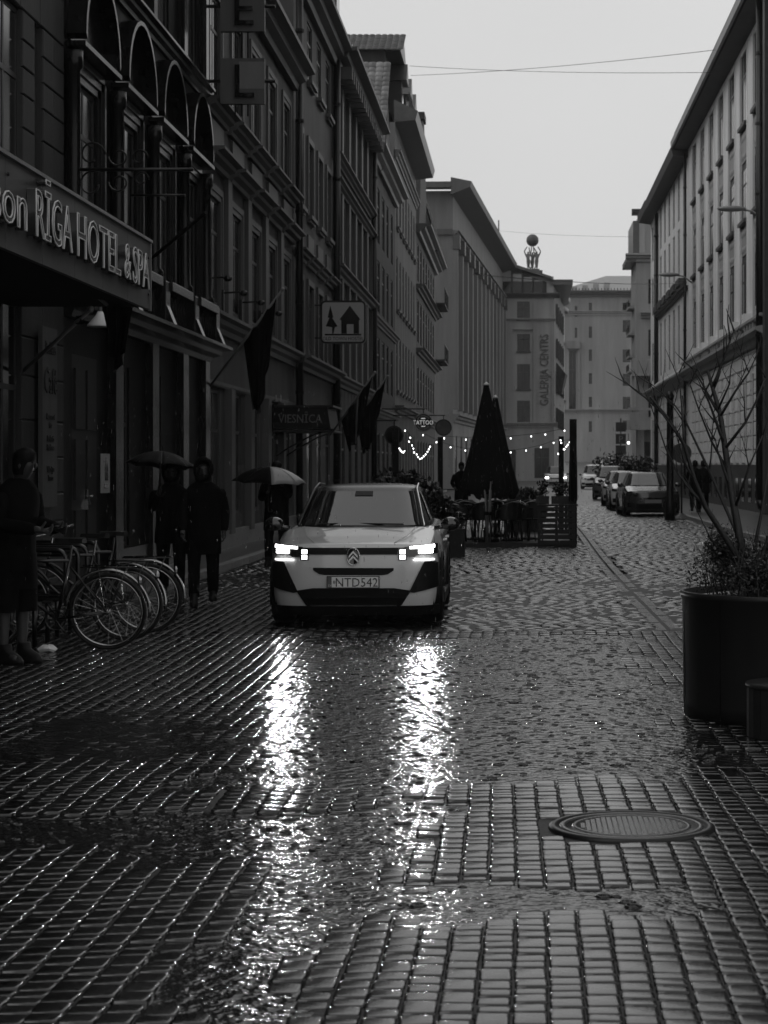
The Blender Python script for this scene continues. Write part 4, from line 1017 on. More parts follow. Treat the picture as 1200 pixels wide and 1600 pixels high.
        for s in (-1, 1):
            X = lambda a, b: (min(s * a, s * b), max(s * a, s * b)); srt = lambda L: sorted((s * x, z) for x, z in L)
            h_ = strip('headlight', X(.48, .83), srt([(.48, .74), (.83, .80)]), srt([(.48, .66), (.83, .71)]), M['gloss_black'], .008, 8)
            strip('lens', X(.55, .80), .76, .66 if style == 3 else .70, M['led'] if style == 3 else M['chrome'], .015, 4)
            strip('corner_vent', X(.58, .80), .44, .30, M['plastic'], .007, 6)
    for s in (-1, 1):
        mr_ = MB().loft([[(s * (.93 + .10 * math.cos(a) * k) , 1.30 + dy, .995 + .075 * math.sin(a) * k + .0) for a in [2 * math.pi * i / 16 for i in range(16)]] for k, dy in ((.35, -.08), (.8, -.06), (1, 0), (1, .05), (.9, .06))])
        mr_.tube([(s * .76, 1.30, .95), (s * .9, 1.30, .97)], .022, 6); mr_.build('wing_mirror', M['gloss_black'], t, True)
        for y in (1.95, 2.85):
            MB().box(s * (Wd + .004) - .012, s * (Wd + .004) + .012, y, y + .18, .80, .825).build('door_handle', M['chrome' if hero else paint], t)
        for y in (1.25, 2.15, 3.0): MB().tube([(s * (Wd + .0005) , y, .3), (s * (Wd + .001), y + .02, .66), (s * Wd * .975, y + .04, .90)], .003, 4).build('door_seam', M['blackm'], t)
        MB().box(s * Wd * .99 - .02, s * Wd * .99 + .02, 1.2, 2.9, .17, .27).build('sill', M['plastic'], t)
    return t
car_x = (552 - CX) / 157.5
hero = build_car('parked_car', (car_x, 20.0, .012), R(.6), 'pale hatchback with lit headlights driving towards the viewer through the rain', 'paint_l', hero=True, Wd=.862)
hero.name = 'car'
gk = 'cars parked along the right kerb'
def cz(y): return gz(y)
build_car('car', (4.24, 64.0, .01), R(2), 'dark car parked first in the row, beside the right kerb', 'paint_d', gk, style=1)
build_car('car', (4.15, 72.5, .01), R(0), 'white car tucked directly behind the first dark parked car', 'paint_w', gk)
build_car('car', (4.2, 81.5, .01), R(-2), 'silver car third in the parked row, half hidden by the white one', 'paint_l', gk)
build_car('car', (4.35, 96.0, .01), R(-3), 'dark tall car parked fourth with its side towards the street', 'paint_g', gk, zh=1.08, zr=1.62)
build_car('car', (5.15, 141.0, .01), R(-3), 'white van-like car with a bright roof parked further up the street', 'paint_w', gk, zh=1.1, zr=1.72, style=2)
build_car('car', (2.75, 153.0, .01), R(0), 'white oncoming car with lights on, far up the street by the terrace posts', 'paint_w', None, zh=1.05, zr=1.6, style=3)
build_car('car', (11.6, 268.0, cz(268) + .01), R(-3), 'small pale car farthest up the rising street before the apartment block', 'paint_w', None, zh=1.1, zr=1.7, style=2)
# ================================================================ STREET THINGS
# ---- hotel canopy with lettering
t = empty('hotel_canopy', (-4.0, 12.0, 0), 0, 'long metal hotel canopy with raised letters RĪGA HOTEL & SPA', 'canopy')
M['sheet'] = mat('canopy_metal', .055, .42, .5, metal=.2, var=.35, vscale=1.6, bump=.002, bscale=3, streak=True)
y = 0
while y < 9.79:
    w = min(1.225, 9.8 - y); MB().box(-.05, 0, y + .004, y + w - .004, 3.31, 4.03).build('fascia_panel', M['sheet'], t); y += 1.225
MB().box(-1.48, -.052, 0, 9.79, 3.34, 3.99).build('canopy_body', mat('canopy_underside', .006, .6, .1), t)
MB().box(-1.5, .03, -.02, 9.83, 4.03, 4.06).build('top_edge', M['zinc'], t); MB().box(-.02, .015, 9.8, 9.83, 3.3, 4.03).build('corner_trim', M['zinc'], t)
for yy, zz in ((9.7, 3.47), (9.7, 3.86), (5.1, 3.86), (3.75, 3.9)): MB().lathe([(.018, 0), (.012, .015)], 8).build('bolt', M['black'], t, loc=(0, yy, zz), rot=(0, R(90), 0))
LM = mat('channel_letters', .10, .25, .5, metal=.6); LT = mat('tube_letters', .5, .3, .5)
def clet(body, y, z, size, tw=1.0):
    me = text_mesh(body, size, .035, 'LEFT'); me.materials.clear(); sx = tw / max(v.co.x for v in me.vertices); o = link('lettering', me, LM, t, loc=(.04, y, z), rot=(R(90), 0, R(90))); o.scale = (sx, 1, 1)
    cu = bpy.data.curves.new('t', 'FONT'); cu.body = body; cu.size = size; cu.fill_mode = 'NONE'; cu.bevel_depth = .007; cu.bevel_resolution = 1; cu.resolution_u = 3
    q = bpy.data.objects.new('t', cu); COL.objects.link(q); bpy.context.view_layer.update()
    me = bpy.data.meshes.new_from_object(q.evaluated_get(bpy.context.evaluated_depsgraph_get())); bpy.data.objects.remove(q); me.materials.clear()
    p = link('letter_outline', me, LT, t, loc=(.08, y, z), rot=(R(90), 0, R(90))); p.scale = (sx, 1, 1)
clet('son', 2.95, 3.49, .52, 1.08); clet('RĪGA', 4.30, 3.49, .55, 1.36); clet('HOTEL', 5.82, 3.49, .55, 1.98); clet('&', 8.0, 3.50, .50, .32); clet('SPA', 8.42, 3.49, .52, .92)
# rods under the canopy
t = tag(MB().tube([(-5.45, 17.0, 4.6), (-4.3, 21.0, 3.3)], .02, 6).build('stay_rod', M['zinc']), 'thin steel stay rod under the hotel canopy', 'rod')
# ---- menu board / cafe banner on the stone wall
t = empty('menu_board', (-5.42, 23.05, 0), R(90), 'tall pale menu banner with cafe lettering on the stone corner', 'menu board')
MB().box(-.36, .36, -.05, 0, 1.15, 3.20).build('panel', M['d_wall'], t); dk = mat('banner_ink', .012, .6)
text('Rathaus', .2, dk, t, (0, -.055, 2.9), sx=.8); text('Café', .42, dk, t, (0, -.055, 2.45), sx=.8)
for k, z in enumerate((2.15, 2.05, 1.9, 1.8, 1.55, 1.45)): text(['Restaurant', 'Bar', 'Brokastis', 'Pusdienas', 'Vakariņas', 'Terase'][k], .1, dk, t, (0, -.055, z), sx=.9)
# ---- gooseneck lamp beside the banner
t = empty('gooseneck_lamp', (-5.45, 23.6, 0), 0, 'white hooked gooseneck lamp over the cafe banner', 'lamp')
MB().tube([(0, 0, 3.55)] + [(.12 + .22 - .22 * math.cos(R(a)), -.1, 3.62 + .18 * math.sin(R(a))) for a in range(0, 181, 20)] + [(.56, -.1, 3.42)], .022, 8).build('arm', M['grey'], t, True)
MB().lathe([(.03, 3.42), (.05, 3.38), (.15, 3.26), (.15, 3.24), (.02, 3.24)], 16, .56, -.1).build('shade', M['white'], t, True)
# ---- flags
def flag(name, p0, p1, label, drop, tone='cloth', stripe=None, w=.5, grp=None, polem='grey', seed=1, f0=.35, f1=1.0, lean=0.0):
    t = empty(name, p0, 0, label, 'flag', grp); p0 = Vector(p0); p1 = Vector(p1); d = p1 - p0
    MB().tube([(0, 0, 0), tuple(d)], .022, 8).ell(tuple(d), .035, .035, .035, 8, 5).build('pole', M[polem], t, True)
    rng = random.Random(seed); nx, nz_ = 16, 18
    def P(i, j):
        u = i / nx; v = j / nz_; a = d * (f0 + (f1 - f0) * u)
        bottom = drop * (1 - .25 * abs(u - .5) * 2)
        x = a.x * (1 - .42 * v) + d.x * (f0 + f1) / 2 * .42 * v + lean * v
        y = a.y + .13 * math.sin(u * 16 + v * 2) * (.25 + .75 * v) * w * 2
        return (x + .03 * math.sin(u * 21) * v, y, a.z - v * bottom + .04 * math.sin(u * 9))
    for nm, i0, i1, mm in (('cloth', 0, nx, tone),) if not stripe else (('cloth', 0, 7, tone), ('stripe', 7, 9, stripe), ('cloth', 9, nx, tone)):
        mb = MB().loft([[P(i, j) for j in range(nz_ + 1)] for i in range(i0, i1 + 1)], cap=False, closed=False)
        o = mb.build(nm, M[mm], t, True); s = o.modifiers.new('solid', 'SOLIDIFY'); s.thickness = .006
    return t
a = at(28, 585, 23.4); flag('flag', at(28, 587, 22.4), at(142, 483, 20.6), 'pale flag pole reaching out below the hotel canopy', .02, 'cloth', None, seed=3, f0=.85, f1=.88)
flag('flag', at(158, 470, 23.0), at(208, 476, 22.4), 'dark wet flag hanging straight down behind the canopy end', .75, 'cloth', 'cloth2', seed=4, f0=.0, f1=1.0)
flag('flag', at(322, 612, 35.2), at(442, 452, 33.5), 'dark drooping flag on a slanted pole over the annex windows', 1.55, 'cloth', 'cloth2', seed=5, f0=.50, f1=.92, polem='grey')
flag('flag', at(516, 680, 45.0), at(586, 582, 43.6), 'striped flag drooping beside the door awning, nearer of two', .95, 'cloth', 'grey', seed=6, f0=.25, f1=.95, grp='pair of flags by the door awning')
flag('flag', at(540, 678, 46.0), at(606, 588, 44.6), 'striped flag drooping beside the door awning, farther of two', 1.05, 'cloth', 'cloth2', seed=7, f0=.25, f1=.95, grp='pair of flags by the door awning')
tag(MB().tube([tuple(at(232, 408, 25.6)), tuple(at(322, 332, 24.4))], .025, 6).build('flag_pole', M['black']), 'bare dark flag pole slanting up across the dark hotel windows', 'flag pole')
# ---- wrought iron bracket with scrolls
t = empty('iron_bracket', (-5.3, 24.4, 0), 0, 'wrought iron sign bracket with scrolls on the dark hotel', 'bracket')
zb_ = at(100, 265, 24.4).z; mb = MB().tube([(-.2, 0, zb_), (1.35, 0, zb_)], .022, 6).tube([(.6, 0, zb_ - .31), (1.25, 0, zb_ - .31)], .015, 6)
for cx_, cz_, r_, a0, a1 in ((.12, .18, .17, 0, 300), (.12, -.18, .17, 60, 360), (.45, .16, .13, 180, 480), (.45, -.15, .13, 180, 500), (.7, .14, .11, 0, 320), (.72, -.12, .1, 0, 320)):
    mb.tube([(cx_ + r_ * (1 - .0018 * (a - a0)) * math.cos(R(a)), 0, zb_ + cz_ + r_ * (1 - .0018 * (a - a0)) * math.sin(R(a))) for a in range(a0, a1 + 1, 20)], .013, 5)
mb.build('scrollwork', M['black'], t, True); MB().box(-.24, -.2, -.06, .06, zb_ - .4, zb_ + .4).build('wall_plate', M['black'], t)
# ---- vertical hotel sign: square letter boards
t = empty('letter_sign', (at(345, 100, 35).x, 35.0, 0), 0, 'vertical sign of square boards with dark letters E and L', 'sign')
w = 69 * 35 / F
for i, (ch, py0, py1) in enumerate((('T', -92, -22), ('E', -20, 50), ('L', 92, 163))):
    z1, z0 = at(0, py0, 35).z, at(0, py1, 35).z
    if ch == 'T': continue
    b_ = MB().box(0, w, -.06, .06, z0, z1).build('board', M['c_trim'], t)
    text(ch, .82, M['gloss_black'], b_, (w * .52, -.09, z0 + .11), extrude=.03, sx=1.0); MB().box(w * .42, w, -.064, -.06, z0 + .26, z1 - .06).build('inset', M['g_wall'], b_) if ch == 'L' else None
for dx in (.25, .36, .47): MB().tube([(dx, .0, at(0, 182, 35).z), (dx, .0, at(0, -30, 35).z)], .014, 6).build('rod', M['black'], t)
for py in (127, 10): MB().tube([(-.3, 0, at(0, py, 35).z), (w + .18, 0, at(0, py, 35).z)], .03, 6).build('arm', M['black'], t)
# ---- lightbox with tree and house
Y = 54.0; p = at(501, 537, Y); q = at(572, 470, Y); w, h = q.x - p.x, q.z - p.z
t = empty('hostel_sign', p, 0, 'square projecting sign with a fir tree and a house, OLD TOWN HOSTEL', 'sign')
def rrect(w, h, r, n=5, ins=0.0):
    o = []
    for cx_, cz_, a0 in ((w - r, h - r, 0), (r, h - r, 90), (r, r, 180), (w - r, r, 270)):
        for k in range(n + 1): a = R(a0 + 90 * k / n); o.append((cx_ + (r - ins) * math.cos(a), cz_ + (r - ins) * math.sin(a)))
    return o
MB().prism(rrect(w, h, .14), -.08, .08).build('case', M['black'], t); MB().prism(rrect(w, h, .14, ins=.05), -.085, -.08).build('face', mat('sign_face', .30, .4), t)
ink = M['gloss_black']; X = lambda u: u * w; Z = lambda v: v * h
MB().prism([(X(.42), Z(.56)), (X(.65), Z(.88)), (X(.88), Z(.56)), (X(.85), Z(.54)), (X(.85), Z(.23)), (X(.73), Z(.23)), (X(.73), Z(.45)), (X(.58), Z(.45)), (X(.58), Z(.23)), (X(.46), Z(.23)), (X(.46), Z(.54))], -.09, -.085).build('house_emblem', ink, t)
MB().prism([(X(.12), Z(.40)), (X(.2), Z(.60)), (X(.16), Z(.60)), (X(.22), Z(.88)), (X(.29), Z(.60)), (X(.26), Z(.60)), (X(.38), Z(.40)), (X(.32), Z(.38)), (X(.29), Z(.23)), (X(.26), Z(.23)), (X(.26), Z(.38))], -.09, -.085).build('tree_emblem', ink, t)
MB().box(X(.10), X(.90), -.09, -.085, Z(.19), Z(.225)).build('line', ink, t); text('OLD TOWN HOSTEL', .135, ink, t, (w / 2, -.09, Z(.075)), extrude=.002, sx=.86)
for z in (.15, h - .12): MB().tube([(-.25, 0, z), (0, 0, z)], .02, 6).build('arm', M['black'], t)
# ---- door awning VIESNICA
p = at(443, 671, 45); t = empty('door_awning', (-5.5, 45.0, 0), 0, 'black box awning with VIESNĪCA lettering over the annex door', 'awning')
z0, z1 = at(0, 671, 45).z, at(0, 636, 45).z
MB().loft([[(0, 0, z0), (1.28, 0, z0 + .02), (1.28, 2.2, z0 + .02), (0, 2.2, z0)], [(0, 0, z1), (1.2, 0, z1), (1.2, 2.2, z1), (0, 2.2, z1)]]).build('canopy', M['plastic'], t)
MB().box(-.02, 1.34, -.04, 2.24, z1, z1 + .04).box(-.02, 1.34, -.04, 2.24, z0 - .05, z0 - .01).build('rim', M['black'], t)
text('VIESNĪCA', .27, mat('dull_grey_letters', .10, .5), t, (.6, -.02, z0 + .15), extrude=.01, sx=.82)
for yy in (.2, 2.0): MB().tube([(.03, yy, z0 - .6), (.3, yy, z0 - .42), (.8, yy, z0 - .15), (1.1, yy, z0 - .04)], .02, 6).build('bracket', M['black'], t, True)
text('11', .22, mat('num', .3, .5), t, (.12, -.03, z1 + .12), extrude=.01)
# ---- round hanging signs
def disc_sign(px, py, r, Y, label, face, txt=None):
    c = at(px, py, Y); rr = r * Y / F; t = empty('round_sign', c, 0, label, 'sign')
    MB().lathe([(rr, -.06), (rr, .06)], 32).build('disc', M['black'], t, rot=(R(90), 0, 0)); MB().lathe([(rr * .86, 0), (rr * .86, .005)], 32).build('face', M[face], t, rot=(R(90), 0, 0), loc=(0, -.06, 0))
    wall = -5.4 - c.x
    MB().tube([(wall, 0, rr + .16), (rr * .2, 0, rr + .16)], .025, 6).tube([(0, 0, rr), (0, 0, rr + .16)], .02, 6).build('bracket', M['black'], t)
    if txt:
        MB().tube([(rr * .93 * math.cos(R(a)), -.07, rr * .93 * math.sin(R(a))) for a in range(0, 360, 12)], .018, 5, closed=True).build('ring', M['grey'], t)
        lm = mat('sign_letters', .5, .4, emit=.35)
        text(txt, rr * .66, lm, t, (0, -.075, -rr * .24), extrude=.01, sx=.8)
        for s in (1, -1):
            MB().prism([(-rr * .28, s * rr * .38), (rr * .28, s * rr * .38), (rr * .16, s * rr * .48), (-rr * .16, s * rr * .48)], -.08, -.066).build('emblem', lm, t)
            for a0 in range(-50, 51, 14): MB().box(-.04, .04, -.01, 0, -.03, .03).build('lettering', M['grey'], t, loc=(rr * .7 * math.sin(R(a0)), -.068, s * rr * .7 * math.cos(R(a0))), rot=(0, R(a0 * s), 0))
disc_sign(616, 680, 15, 62, 'black round hanging sign left of the TATTOO sign', 'gloss_black')
disc_sign(661.5, 660, 14.5, 76, 'round black hanging sign reading TATTOO', 'gloss_black', 'TATTOO')
disc_sign(693, 668, 13, 84, 'faint grey round hanging sign right of the TATTOO sign', 'd_wall')
# ---- small notice on hotel door pillar
t = empty('notice', (-5.37, 25.9, 0), R(90), 'narrow white notice with a bottle shape beside the hotel door', 'notice')
nz0, nz1 = at(0, 770, 26).z, at(0, 709, 26).z
MB().box(-.22, .22, -.06, -.03, nz0, nz1).build('panel', M['r_trim'], t); MB().prism([(-.1, nz0 + .16), (.1, nz0 + .16), (.1, nz0 + .32), (.04, nz0 + .42), (.04, nz1 - .05), (-.04, nz1 - .05), (-.04, nz0 + .42), (-.1, nz0 + .32)], -.065, -.06).build('emblem', M['gloss_black'], t)
MB().box(-.13, .13, -.065, -.06, nz0 + .06, nz0 + .12).build('lettering', M['gloss_black'], t)
# ---- facade lights on the annex
def wall_lamp(px, py, label):
    Yw = 5.5 * F / (CX - px); c = at(px, py, Yw); c.x = -5.5; t = empty('wall_lamp', c, 0, label, 'lamp', 'facade spotlights on the annex')
    MB().tube([(0, 0, 0), (.35, 0, .02)], .018, 6).ell((.42, 0, 0), .08, .06, .06, 8, 5).build('arm', M['black'], t); MB().box(0, .06, -.05, .05, -.5, .06).build('box', M['black'], t)
for i, (a, b_) in enumerate(((318, 435), (345, 458), (374, 473), (404, 490))): wall_lamp(a, b_, 'black arm lamp on the annex facade, %s from the hotel edge' % ['first', 'second', 'third', 'fourth'][i])
# ---- street lamp heads on the right facade
for px, py, Y, lb in ((1194, 330, 64.2, 'nearer'), (1082, 432, 91, 'farther')):
    c = at(px, py, Y); c.x = RW; t = empty('street_lamp', c, 0, 'cobra head street lamp on the pale facade, %s of two' % lb, 'street lamp', 'street lamps on the right facade')
    MB().tube([(0, 0, -.3), (-.4, 0, .0), (-.7, 0, .05)], .035, 6).build('arm', M['grey'], t, True); MB().ell((-1.05, 0, .08), .48, .17, .10, 12, 6).build('lamp_head', M['grey'], t, True)
# ---- overhead wires
for i, (a, b_, lb) in enumerate(((tuple(at(640, 103, 92)), tuple(at(1122, 113, 74)), 'upper wire crossing the sky between the rooftops'), (tuple(at(642, 118, 95)), tuple(at(1118, 78, 68)), 'lower wire crossing the sky between the rooftops'), (tuple(at(775, 360, 182)), tuple(at(992, 370, 128)), 'far wire over the street near the globe'), ((-1.0, 44, 5.8), (7.4, 90, 9.8), 'thin string light cable')[:3])):
    a, b_ = Vector(a), Vector(b_); pts = [a.lerp(b_, k / 16) - Vector((0, 0, .25 * 4 * (k / 16) * (1 - k / 16) * .5)) for k in range(17)]
    tag(MB().tube(pts, .012, 4).build('overhead_wire', M['black']), lb, 'wire')
# ---- planter with bare shrub
def leaves(name, m, parent, vols, n, size, seed=1, up=.3):
    rng = random.Random(seed); T = []
    for _ in range(n):
        c, r = rng.choice(vols)
        d = Vector((rng.gauss(0, 1), rng.gauss(0, 1), rng.gauss(0, 1))).normalized() * (rng.random() ** .45)
        p_ = Vector(c) + Vector((d.x * r[0], d.y * r[1], d.z * r[2])); s = size * rng.uniform(.5, 1.3)
        m3 = Matrix.Rotation(rng.uniform(0, 6.3), 3, 'Z') @ Matrix.Rotation(rng.gauss(up, .7), 3, 'X') @ Matrix.Rotation(rng.gauss(0, .5), 3, 'Y'); T.append((np.array(m3) * s, tuple(p_)))
    v = [(0, 0, 0), (.28, .4, .06), (0, 1, -.06), (-.28, .4, .06)]; me = multi(v, [(0, 1, 2), (0, 2, 3)], T); return link(name, me, m, parent)
pc = Vector((1.81, 13.1, .004)); t = empty('planter', pc, 0, 'large round dark planter at the right edge with dense low shrub', 'planter')
M['corten'] = mat('planter_metal', .012, .45, .3, var=.4, vscale=3, bump=.002, bscale=6, streak=True)
MB().lathe([(.735, 0), (.745, .10), (.752, .76), (.765, .772), (.765, .806), (.735, .806), (.72, .74), (.01, .74)], 72).build('pot', M['corten'], t, True)
for q in range(7): a = R(150 + q * 36); MB().box(-.003, .003, -.003, .003, .02, .77).build('seam', M['black'], t, loc=(.75 * math.cos(a), .75 * math.sin(a), 0), rot=(0, 0, a))
MB().lathe([(.72, .76), (.4, .80), (.01, .82)], 32).build('soil', M['leaf_d'], t, True)
vol = [((-.45, -.1, .92), (.3, .3, .16)), ((-.1, -.25, .96), (.35, .3, .18)), ((.25, -.1, .92), (.35, .3, .18)), ((-.5, .0, 1.06), (.12, .2, .12)), ((.0, .1, 1.0), (.4, .35, .15)), ((-.12, -.2, 1.16), (.10, .15, .10)), ((.2, -.1, 1.12), (.14, .2, .13)), ((-.3, -.3, .88), (.28, .3, .14))]
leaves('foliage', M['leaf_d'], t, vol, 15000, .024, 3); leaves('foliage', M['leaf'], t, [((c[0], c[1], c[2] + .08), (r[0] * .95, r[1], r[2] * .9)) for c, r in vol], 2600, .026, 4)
mb = MB(); rng = random.Random(9)
for _ in range(260):
    a = rng.uniform(0, 6.3); r_ = rng.random() ** .5 * .62; x, y = r_ * math.cos(a), r_ * math.sin(a); h_ = rng.uniform(.2, .42)
    mb.tube([(x, y, .78), (x * 1.05, y, .78 + h_ * .6), (x * 1.1 + rng.uniform(-.06, .06), y + rng.uniform(-.05, .05), .78 + h_)], [.004, .003, .0015], 4)
tag(mb.build('twigs', M['bark'], t), kind='stuff')
tr = empty('bare_tree', pc + Vector((.0, 0, .80)), 0, 'bare multi stemmed young tree growing out of the round planter', 'tree'); o0 = tr.location.copy()
def px_path(P, Y, dy=0.0): return [at(x, y, Y + dy * i) - o0 for i, (x, y) in enumerate(P)]
stems = [([(1166, 915), (1162, 880), (1150, 810), (1141, 760), (1132, 695), (1125, 646), (1113, 605), (1106, 580)], .034, 13.05, .03), ([(1172, 915), (1160, 882), (1130, 835), (1102, 792), (1085, 750), (1069, 695), (1045, 655), (1016, 620)], .024, 12.9, -.03),
         ([(1180, 915), (1187, 880), (1200, 845), (1216, 800), (1230, 740)], .024, 12.8, 0), ([(1174, 912), (1180, 850), (1190, 800), (1206, 700)], .018, 13.3, .03), ([(1160, 905), (1154, 840), (1132, 790), (1108, 735), (1072, 660), (1066, 618)], .016, 13.4, .04)]
mb = MB(); rng = random.Random(21)
def branch(p, d, L, r, lvl):
    pts = [p]; k = 6
    for i in range(k):
        d = (d + Vector((rng.gauss(0, .06), rng.gauss(0, .06), rng.gauss(.03, .05)))).normalized(); pts.append(pts[-1] + d * L / k)
    mb.tube(pts, [r * (1 - .75 * i / k) for i in range(k + 1)], 5)
    if lvl > 0:
        for i in range(2, k + 1):
            if rng.random() < .75:
                s_ = rng.choice((-1, 1)); dd = (d + Vector((s_ * rng.uniform(.35, .9), rng.uniform(-.5, .5), rng.uniform(-.1, .5)))).normalized(); branch(pts[i], dd, L * rng.uniform(.35, .6), r * .5, lvl - 1)
for P, r_, Y, dy in stems:
    pts = px_path(P, Y, dy); mb.tube(pts, [r_ * (1 - .7 * i / (len(pts) - 1)) for i in range(len(pts))], 7)
    for i in range(3, len(pts) - 1):
        for _ in range(1): 
            d = (pts[i + 1] - pts[i]).normalized(); s_ = rng.choice((-1, 1)); dd = (d + Vector((s_ * rng.uniform(.3, .7), rng.uniform(-.4, .4), .2))).normalized()
            branch(pts[i], dd, rng.uniform(.25, .5), r_ * .4, 1)
mb.build('trunk', M['bark'], tr, True)
for P, r_, L in (([(1126, 650), (1150, 610), (1170, 582), (1180, 560)], .006, 12.95), ([(1134, 700), (1165, 660), (1180, 630), (1196, 590)], .007, 12.9), ([(1122, 640), (1140, 600), (1142, 575)], .005, 13.0), ([(1066, 690), (1045, 660), (1030, 640), (1022, 610)], .005, 12.7), ([(1150, 790), (1170, 730), (1192, 680)], .006, 13.1), ([(1100, 790), (1060, 740), (1040, 700), (1030, 670)], .006, 13.1), ([(1140, 740), (1112, 690), (1092, 640), (1078, 600)], .006, 13.2), ([(1135, 880), (1110, 840), (1090, 800)], .005, 13.0)):
    mb = MB(); pts = px_path(P, L); r_ *= 1.6; mb.tube(pts, [r_ * (1 - .6 * i / (len(pts) - 1)) for i in range(len(pts))], 5)
    for i in range(1, len(pts)): branch(pts[i], Vector((rng.choice((-1, 1)) * rng.uniform(.2, .6), rng.uniform(-.3, .3), 1)).normalized(), rng.uniform(.12, .3), r_ * .5, 1)
    mb.build('branch', M['bark'], tr, True)
# ---- round slatted seat by the planter
t = empty('slatted_stool', (1.67, 12.02, .004), 0, 'low round slatted seat in front of the large planter', 'seat')
MB().lathe([(.29, 0), (.29, .3), (.01, .3)], 32).build('core', M['blackm'], t)
sl_ = MB().box(-.029, .029, -.012, .0, .01, .30).mesh('slat'); sl_.materials.append(M['wood'])
for q in range(30): a = 2 * math.pi * q / 30; link('slat', sl_, None, t, loc=(.303 * math.sin(a), -.303 * math.cos(a), 0), rot=(0, 0, a))
MB().lathe([(.322, .30), (.325, .31), (.32, .325), (.01, .33)], 40).build('seat_top', M['wood'], t, True)
# ---- bushes behind the car
t = empty('flower_box', at(628, 806, 33) * 1.0, 0, 'leafy bushes in boxes along the terrace behind the pale car', 'plant'); t.location.z = 0; X0 = t.location.x
MB().box(-.75, .75, -.22, .22, .0, .62).build('box', M['wood'], t)
vol = [((-.55, 0, .95), (.28, .25, .28)), ((-.25, 0, 1.2), (.3, .25, .33)), ((.1, 0, 1.25), (.3, .25, .3)), ((.4, 0, 1.05), (.28, .25, .33)), ((.65, 0, .8), (.24, .25, .33)), ((0, 0, .9), (.5, .25, .3))]
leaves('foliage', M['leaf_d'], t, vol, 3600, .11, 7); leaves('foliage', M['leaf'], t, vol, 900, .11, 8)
t = empty('flower_box', (at(700, 0, 36).x, 36, 0), 0, 'lower leafy bush at the near left corner of the terrace', 'plant')
MB().box(-.5, .3, -.2, .2, 0, .5).build('box', M['wood'], t); leaves('foliage', M['leaf_d'], t, [((-.3, 0, .75), (.3, .22, .3)), ((.05, 0, .65), (.25, .2, .25))], 1400, .10, 9)
# ================================================================ TERRACE
Y0 = 40.0; X = lambda px, Y=Y0: (px - CX) * Y / F
t = empty('terrace_deck', (X(695), Y0, 0), 0, 'low dark wooden terrace deck carrying chairs and parasols', 'deck'); w = X(901) - X(695)
for k in range(12): MB().box(0, w, k * .68, k * .68 + .67, .0, .09).build('plank', M['wood'], t)
DZ = .09
# slatted fence panels and planter boxes round the right end
def fence(x0, x1, y, label, rz=0.0, L=None, H=.82):
    t = empty('terrace_fence', (x0, y, 0), rz, label, 'fence', 'slatted fences round the terrace'); L = L or x1 - x0; n = 7
    for k in range(n): MB().box(.0, L, -.012, .012, .06 + k * .11, .06 + k * .11 + .085).build('slat', M['wood'], t)
    for s in (.0, L / 2 - .03, L - .06): MB().box(s, s + .06, .013, .07, 0, H).build('post', M['wood'], t)
    MB().box(-.01, L + .01, -.03, .08, H, H + .04).build('rail', M['wood'], t); return t
fence(X(840), X(899), 39.9, 'slatted fence facing the viewer at the right end of the terrace'); fence(X(901), 0, 40.1, 'slatted fence along the street side of the terrace', R(90), 7.6)
for k, (x, y) in enumerate(((X(848), 40.25), (X(872), 40.25), (X(890), 40.3))):
    t = empty('potted_plant', (x, y, .86), 0, 'small potted plant on the terrace fence, %s from the left' % ['first', 'second', 'third'][k], 'plant', 'potted plants on the terrace fence')
    MB().box(-.13, .13, -.1, .1, 0, .16).build('pot', M['black'], t); leaves('foliage', M['leaf_d'], t, [((0, 0, .28), (.12, .1, .16 + .05 * (k == 0)))], 220, .07, 20 + k)
t = empty('planter_box', (X(818, 47), 47, 0), 0, 'grassy planter box at the back of the terrace', 'planter'); MB().box(-.45, .45, -.2, .2, 0, .75).build('box', M['wood'], t); leaves('foliage', M['leaf'], t, [((0, 0, .9), (.45, .2, .2))], 1100, .08, 31, 1.2)
for i, (px, y, h, r_) in enumerate(((895.5, 40.1, 2.55, .07), (877, 46.5, 2.3, .06), (618, 43, 2.4, .07), (688, 47.5, 2.3, .06))):
    t = empty('terrace_post', ((px - CX) * y / F, y, 0), 0, ['thick black post with furled cloth at the terrace corner', 'thinner black post behind the terrace corner', 'black post of the string lights near the round black sign', 'black post at the back left of the terrace'][i], 'post')
    MB().box(-r_, r_, -r_, r_, 0, h).build('post', M['blackm'], t)
    if i == 0: MB().loft([[(.12 * math.cos(a) * k, .12 * math.sin(a) * k, z) for a in [2 * math.pi * j / 12 for j in range(12)]] for k, z in ((.4, .85), (.75, .95), (.7, 1.5), (.55, 2.1), (.3, 2.3))]).build('furled_cloth', M['cloth'], t, True)
